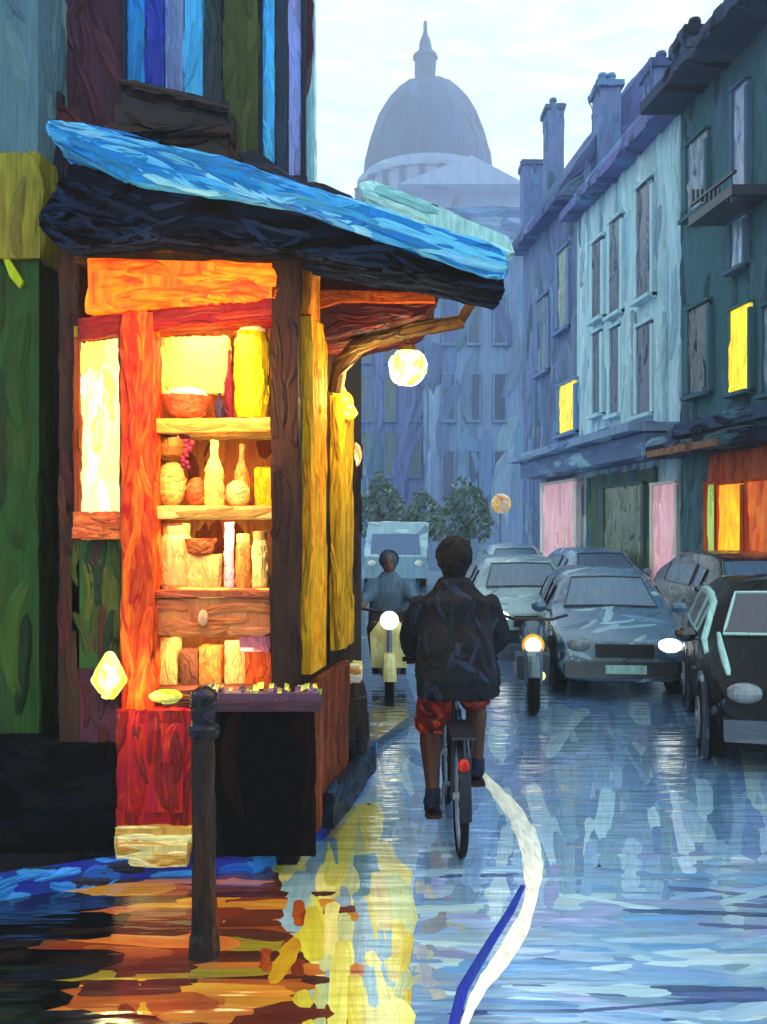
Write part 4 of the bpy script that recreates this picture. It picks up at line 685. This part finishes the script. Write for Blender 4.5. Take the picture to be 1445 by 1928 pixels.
# ------------------------------------------------------------------ figures
def person(root_label, base, jac, sho, skin, hair, pose, name='person', vox=.011, trousers=False, daubs=True):
    r = thing(name, root_label, 'person', base); b_ = Vector(base); P = {k_: Vector(v_) for k_, v_ in pose.items()}; loc = Vector((0, 0, EYE)) - b_
    m = MB(); hd = P['head']; sk = skin
    m.tube([P['pelvis'] + Vector((0, 0, -.06)), P['pelvis'], P['waist'], P['chest'], P['neck'] + Vector((0, -.01, -.06))], [.13, .15, .125, .15, .07], sk, 14, flat=.75)
    m.tube([P['neck'] + Vector((0, -.01, -.08)), P['neck'], hd + Vector((0, -.01, -.06))], [.07, .056, .055], sk, 12)
    m.ball(hd + Vector((0, -.01, .02)), .078, .098, .115, sk, 18, 12); m.ball(hd + Vector((0, .035, -.055)), .058, .06, .06, sk, 14, 8); m.ball(hd + Vector((0, .1, -.015)), .014, .022, .024, sk, 8, 6)
    m.tube([hd + Vector((-.025, .085, -.062)), hd + Vector((0, .094, -.062)), hd + Vector((.025, .085, -.062))], .009, lin((120, 60, 50)), 6)
    for s_ in (-1, 1):
        m.ball(hd + Vector((s_ * .08, .0, -.005)), .014, .022, .034, sk, 8, 6); m.ball(hd + Vector((s_ * .03, .082, .012)), .013, .012, .01, K['black'], 8, 6)
        q = 'L' if s_ < 0 else 'R'
        m.tube([P['sh' + q], P['el' + q], P['wr' + q]], [.05, .042, .028], sk, 10)
        m.tube([P['hip' + q], P['hip' + q].lerp(P['kn' + q], .5), P['kn' + q]], [.09, .08, .064], sk, 12); kn, an = P['kn' + q], P['an' + q]; bk_ = Vector((0, -.025, 0))
        m.tube([kn, kn.lerp(an, .3) + bk_, kn.lerp(an, .65) + bk_ * .4, an], [.062, .070, .054, .042], sk, 12)
        m.tube([an, an + Vector((0, .05, -.06)), an + Vector((0, .16, -.08))], [.036, .04, .03], sk, 8)
        # hand: palm, four curled fingers, thumb closing on the grip
        wr = P['wr' + q]; hn = P['hand' + q]; f = (hn - wr).normalized(); sd2 = f.cross(Vector((0, 0, 1))).normalized(); up = sd2.cross(f).normalized()
        m.tube([wr, wr + f * .05, wr + f * .085], [.026, .036, .034], sk, 10, flat=.55)
        for i, (o_, ln) in enumerate(((-.03, .055), (-.01, .065), (.01, .06), (.03, .048))):
            a0 = wr + f * .08 + sd2 * o_; m.tube([a0, a0 + f * ln * .6 + up * .004, a0 + f * ln * .95 - up * .02, a0 + f * ln * .75 - up * .05, a0 + f * ln * .35 - up * .06], [.0095, .009, .0088, .008, .007], sk, 8)
        a0 = wr + f * .03 - sd2 * s_ * .03 * (1 if q == 'L' else 1); m.tube([a0, a0 + f * .03 - sd2 * s_ * .015 - up * .02, a0 + f * .05 - up * .045], [.012, .01, .008], sk, 8)
    body = m.remesh(vox * .65, 2); part(body, 'body', 'skin', r, sw=.04, world=False, smooth=True)
    h = MB(); h.ball(hd + Vector((0, -.03, .03)), .115, .11, .118, hair, 16, 10); h.ball(hd + Vector((0, -.055, -.04)), .08, .06, .09, hair, 14, 8); h = h.remesh(.014, 1); h.daub(.1, .03, [hair, jit(hair, .5), K['ink'], lin((34, 36, 30))], (0, 0, 1), .7, cover=1.6, nmax=90, T=.008, local=loc); part(h, 'hair', 'cloth', r, sw=.03, world=False)
    j = MB(); pv_, ch, nk = P['pelvis'], P['chest'], P['neck']
    j.rings([(pv_ + Vector((0, -.02, -.14)), .25, .16), (pv_ + Vector((0, -.02, -.02)), .255, .17), (P['waist'], .235, .16), (ch + Vector((0, 0, -.06)), .245, .15), (ch + Vector((0, 0, .07)), .225, .135), (nk + Vector((0, -.01, -.06)), .15, .10), (nk + Vector((0, -.01, .02)), .085, .085)], jac, 22)
    for q in 'LR': j.tube([P['sh' + q] + Vector((0, 0, .0)), P['sh' + q].lerp(P['el' + q], .5), P['el' + q], P['el' + q].lerp(P['wr' + q], .6), P['wr' + q]], [.085, .085, .075, .06, .042], jac, 14)
    j = j.remesh(vox * 1.4, 3)
    if daubs: j.daub(.22, .045, [jac, jit(jac, .4), lin((24, 32, 50)), lin((12, 14, 22)), lin((34, 46, 70))], (0, 0, 1), .45, cover=1.5, nmax=260, T=.009, local=loc)
    part(j, 'jacket', 'cloth', r, sw=.045, world=False)
    s2 = MB(); s2.ball(pv_ + Vector((0, 0, -.05)), .19, .16, .12, sho, 16, 8)
    for q in 'LR':
        e = P['an' + q] if trousers else P['hip' + q].lerp(P['kn' + q], 1.0)
        s2.tube([P['hip' + q] + Vector((0, 0, .02)), P['hip' + q].lerp(P['kn' + q], .5), P['kn' + q] + Vector((0, 0, -.02))] + ([P['an' + q]] if trousers else []), [.115, .11, .095] + ([.07] if trousers else []), sho, 16)
    s2 = s2.remesh(vox * 1.3, 2)
    if daubs: s2.daub(.12, .04, [K['dred'], lin((140, 30, 26)), lin((96, 22, 26)), lin((190, 60, 34)), lin((50, 20, 34))] if not trousers else None, (0, 0, 1), .5, cover=1.7, nmax=110, T=.008, local=loc)
    part(s2, 'trousers' if trousers else 'shorts', 'cloth', r, sw=.04, world=False)
    for q in 'LR':
        t = MB(); an = P['an' + q]; t.tube([an + Vector((0, -.06, -.055)), an + Vector((0, .0, -.06)), an + Vector((0, .1, -.085)), an + Vector((0, .2, -.095))], [.042, .055, .052, .036], lin((30, 30, 62)), 12, flat=.8); t.tube([an + Vector((0, 0, .03)), an + Vector((0, 0, -.05))], [.05, .052], lin((36, 34, 60)), 12)
        t = t.remesh(.012, 2); t.box(an.x - .045, an.x + .045, an.y - .1, an.y + .23, an.z - .135, an.z - .118, lin((60, 40, 30)))
        if daubs: t.daub(.1, .03, [lin((30, 30, 62)), K['ink'], lin((50, 36, 34))], (0, 1, 0), .4, nmax=30, T=.005, local=loc)
        part(t, 'shoe', 'cloth', r, sw=.03, world=False)
    return r
base = g(867, 1608)
pose = dict(pelvis=(0, .22, 1.03), waist=(-.005, .28, 1.2), chest=(-.005, .37, 1.4), neck=(0, .43, 1.58), head=(.0, .48, 1.715), shL=(-.195, .39, 1.46), shR=(.195, .39, 1.46), elL=(-.275, .48, 1.22), elR=(.285, .48, 1.22), wrL=(-.262, .72, 1.085), wrR=(.262, .72, 1.085), handL=(-.262, .80, 1.06), handR=(.262, .80, 1.06),
            hipL=(-.095, .24, .98), hipR=(.095, .24, .98), knL=(-.155, .52, .66), knR=(.15, .6, .82), anL=(-.145, .31, .27), anR=(.155, .55, .40))
person('cyclist in a black jacket and red patterned shorts riding away from the viewer', base, lin((17, 21, 32)), K['dred'], K['skin'], lin((18, 20, 22)), pose)
bi = thing('bicycle', 'dark bicycle ridden by the person in red shorts, seen from behind', 'bicycle', base); bm_ = lin((24, 30, 44))
def bpart(name, f, mat='metal', par=None, sw=.03): mb = MB(); f(mb); return part(mb, name, mat, par or bi, sw=sw, world=False)
for y in (0, 1.04):
    wh = bpart('wheel', lambda m: m.ring((0, y, .34), (1, 0, 0), .305, .013, K['slate'], 36, 6), 'metal')
    bpart('tyre', lambda m: m.ring((0, y, .34), (1, 0, 0), .322, .024, K['black'], 40, 8), 'cloth', wh)
    def sp_(m):
        for i in range(18):
            a_ = i * math.pi / 9; m.tube([(.02 * (-1) ** i, y, .34), (0, y + math.cos(a_) * .3, .34 + math.sin(a_) * .3)], .0016, K['grey'], 4)
        m.tube([(-.045, y, .34), (.045, y, .34)], .022, K['grey'], 10)
    bpart('spokes', sp_, 'metal', wh)
def frame(m):
    BB = (0, .43, .29); ST = (0, .27, .82); HT = (0, .83, .88); HB = (0, .86, .76)
    for a_, b_, r_ in ((BB, ST, .017), (ST, HT, .016), (BB, HB, .019), (HT, HB, .02)): m.tube([a_, b_], r_, bm_, 10)
    for s_ in (-1, 1):
        m.tube([(s_ * .02, .27, .8), (s_ * .05, .02, .36)], .009, bm_, 8); m.tube([(s_ * .02, .43, .29), (s_ * .05, 0, .34)], .01, bm_, 8)
bpart('frame', frame, 'gloss'); bpart('fork', lambda m: [m.tube([(s_ * .035, .87, .74), (s_ * .05, 1.04, .34)], .012, bm_, 8) for s_ in (-1, 1)] and m.tube([(-.04, .87, .74), (.04, .87, .74)], .016, bm_, 8), 'gloss')
bpart('saddle', lambda m: (m.tube([(0, .27, .8), (0, .255, .9)], .013, K['grey'], 8), m.tube([(0, .12, .93), (0, .22, .925), (0, .38, .915)], [.075, .06, .022], K['black'], 12, flat=.45)), 'cloth')
def hb(m): m.tube([(0, .83, .88), (0, .82, 1.03)], .014, K['grey'], 8); m.tube([(-.31, .80, 1.03), (-.2, .84, 1.05), (0, .85, 1.04), (.2, .84, 1.05), (.31, .80, 1.03)], .012, K['grey'], 8)
hbo = bpart('handlebar', hb)
for s_ in (-1, 1): bpart('grip', lambda m: m.tube([(s_ * .2, .83, 1.045), (s_ * .32, .795, 1.028)], .017, K['black'], 10), 'cloth', hbo)
def crk(m): m.tube([(-.07, .43, .29), (.07, .43, .29)], .015, K['grey'], 8); m.tube([(-.07, .43, .29), (-.08, .35, .15)], .01, K['grey'], 6); m.tube([(.07, .43, .29), (.08, .57, .28)], .01, K['grey'], 6); m.disc((.05, .43, .29), (1, 0, 0), .09, .008, K['slate'], 20)
cko = bpart('crank', crk)
bpart('pedal', lambda m: m.box(-.19, -.085, .3, .4, .115, .14, K['black']), 'metal', cko); bpart('pedal', lambda m: m.box(.085, .2, .54, .64, .245, .27, K['black']), 'metal', cko)
bpart('mudguard', lambda m: m.tube([(0, .16 - .365 * math.cos(a_) * 1 - .16, .34 + .365 * math.sin(a_)) for a_ in [R(x) for x in range(-5, 116, 12)]], .034, bm_, 10, flat=.35), 'gloss')
lt = bpart('rear_light', lambda m: (m.ball((-.005, -.30, .60), .032, .022, .038, lin((190, 34, 18)), 14, 8)), 'gloss'); bpart('rack', lambda m: (m.box(-.07, .07, -.27, .2, .735, .75, bm_), m.tube([(-.05, -.2, .735), (-.05, 0, .36)], .006, bm_, 6), m.tube([(.05, -.2, .735), (.05, 0, .36)], .006, bm_, 6), m.tube([(0, -.26, .735), (0, -.29, .63)], .008, bm_, 6)), 'metal')
# oncoming scooter and rider at the left of the road
sb = Vector(cpos(733, 10.6)); sb.z = 0
so_ = thing('motor_scooter', 'oncoming scooter with a round cream headlight left of the cyclist', 'scooter', sb)
def sc(name, f, mat='car', par=None, sw=.05): mb = MB(); f(mb); return part(mb, name, mat, par or so_, sw=sw, world=False)
for y in (-.62, .62): sc('wheel', lambda m: (m.ring((0, y, .24), (1, 0, 0), .19, .05, K['black'], 24, 8), m.disc((0, y, .24), (1, 0, 0), .15, .06, K['grey'], 16)), 'cloth')
sc('leg_shield', lambda m: m.prism([Vector((-.2, -.42, .32)), Vector((.2, -.42, .32)), Vector((.22, -.36, .7)), Vector((.1, -.38, .86)), Vector((-.1, -.38, .86)), Vector((-.22, -.36, .7))], Vector((0, .05, 0)), lin((225, 215, 140))))
sc('front_mudguard', lambda m: m.tube([(0, -.62 - .25 * math.cos(a_), .24 + .25 * math.sin(a_)) for a_ in [R(x) for x in range(0, 130, 16)]], .075, lin((225, 215, 140)), 10, flat=.4)); sc('fork', lambda m: m.tube([(0, -.6, .26), (0, -.42, .9)], .03, K['slate'], 8), 'metal')
sc('body', lambda m: m.tube([(0, -.35, .32), (0, .1, .32), (0, .3, .5), (0, .75, .6), (0, .9, .5)], [.14, .16, .2, .2, .08], lin((110, 40, 46)), 14)); sc('seat', lambda m: m.tube([(0, .05, .76), (0, .4, .79), (0, .75, .8)], [.12, .15, .1], K['black'], 12, flat=.45), 'cloth')
sc('handlebar', lambda m: (m.tube([(-.34, -.3, .98), (0, -.4, .93), (.34, -.3, .98)], .018, K['black'], 8), m.tube([(0, -.42, .84), (0, -.4, .94)], .05, lin((225, 215, 140)), 8)), 'metal')
sc('headlight', lambda m: m.ball((0, -.48, .86), .105, .07, .105, lin((250, 244, 215)), 16, 10), 'lamp')
pose2 = dict(pelvis=(0, -.3, .84), waist=(0, -.28, 1.0), chest=(0, -.26, 1.18), neck=(0, -.25, 1.33), head=(0, -.22, 1.46), shL=(-.18, -.25, 1.24), shR=(.18, -.25, 1.24), elL=(-.27, -.12, 1.04), elR=(.27, -.12, 1.04), wrL=(-.3, .16, 1.01), wrR=(.3, .16, 1.01), handL=(-.3, .24, .99), handR=(.3, .24, .99),
             hipL=(-.1, -.3, .82), hipR=(.1, -.3, .82), knL=(-.17, .12, .72), knR=(.17, .12, .72), anL=(-.15, .08, .34), anR=(.15, .08, .34))
p2 = person('scooter rider in a grey blue jacket facing the viewer', sb + Vector((0, 0, .02)), lin((96, 122, 145)), lin((60, 44, 54)), lin((130, 90, 70)), lin((70, 90, 110)), pose2, vox=.02, trousers=True, daubs=False)
p2.rotation_euler.z = math.pi
# motorcycle standing between the cyclist and the slate car
mb0 = Vector(cpos(1002, 9.9)); mb0.z = 0; so_ = thing('motorcycle', 'dark motorcycle with an amber ringed headlight between the cyclist and the slate blue car', 'motorcycle', mb0)
so_.rotation_euler.z = R(-8)
for y in (-.7, .7): sc('wheel', lambda m: (m.ring((0, y, .31), (1, 0, 0), .25, .06, K['black'], 26, 8), m.ring((0, y, .31), (1, 0, 0), .19, .012, K['grey'], 22, 6), m.tube([(-.06, y, .31), (.06, y, .31)], .05, K['grey'], 10)), 'cloth')
sc('fork', lambda m: [m.tube([(s_ * .07, -.7, .31), (s_ * .08, -.45, .86)], .022, K['slate'], 8) for s_ in (-1, 1)], 'metal')
sc('mudguard', lambda m: m.tube([(0, -.7 - .33 * math.cos(a_), .31 + .33 * math.sin(a_)) for a_ in [R(x) for x in range(20, 120, 14)]], .07, lin((70, 96, 110)), 10, flat=.35))
sc('engine', lambda m: (m.box(-.17, .17, -.2, .2, .25, .52, lin((50, 62, 76)), wob=.02), m.tube([(-.14, -.1, .3), (-.16, .7, .3)], .04, K['grey'], 8)), 'metal'); sc('tank', lambda m: m.tube([(0, -.36, .72), (0, -.2, .76), (0, .1, .7)], [.08, .15, .1], lin((60, 90, 108)), 12))
sc('seat', lambda m: m.tube([(0, .1, .74), (0, .45, .75), (0, .75, .8)], [.1, .13, .08], K['black'], 10, flat=.5), 'cloth'); sc('handlebar', lambda m: m.tube([(-.36, -.3, .98), (-.2, -.4, .94), (.2, -.4, .94), (.36, -.3, .98)], .016, K['black'], 8), 'metal')
hl = sc('headlight', lambda m: m.ball((0, -.56, .68), .085, .06, .085, lin((252, 246, 220)), 16, 10), 'lamp'); sc('lamp_ring', lambda m: m.ring((0, -.54, .68), (0, 1, 0), .095, .022, lin((240, 160, 20)), 20, 8), 'sign', hl)
sc('fog_lamp', lambda m: m.ball((.07, -.5, .36), .06, .05, .055, K['cream'], 12, 8), 'glow')
# round amber street sign lamp on the far house
al = thing('amber_lamp', 'round amber lamp on an arm low on the far blue-grey block', 'lamp', at(946, 950, 33)); mb = MB(); mb.ball(at(944, 948, 33), .36, .2, .36, lin((220, 160, 80))); mb.daub(.3, .1, [lin((220, 160, 80)), lin((190, 130, 70)), lin((180, 190, 200))], (1, 0, -.6), .3, nmax=30); part(mb, 'globe', 'dimglow', al, sw=.1)
p = at(944, 985, 33); mb = MB(); mb.tube([(p.x, 33.2, 0), (p.x, 33.2, 2.4)], .05, K['slate'], 8); part(mb, 'post', 'metal', al, sw=.1)
# ------------------------------------------------------------------ misty air
hz = MB(); hz.box(-75, 75, -12, 200, -1, 92, (1, 1, 1)); hm = bpy.data.materials.new('haze'); hm.use_nodes = True; t = hm.node_tree; t.nodes.clear(); o_ = N(t, 'ShaderNodeOutputMaterial'); v_ = N(t, 'ShaderNodeVolumePrincipled')
v_.inputs['Color'].default_value = (.78, .9, 1, 1); v_.inputs['Density'].default_value = .0026; v_.inputs['Anisotropy'].default_value = .2; t.links.new(v_.outputs[0], o_.inputs['Volume'])
M['haze'] = hm; ho = hz.build('haze', 'haze', None); tag(ho, 'thin blue mist filling the street', None, None, 'stuff')
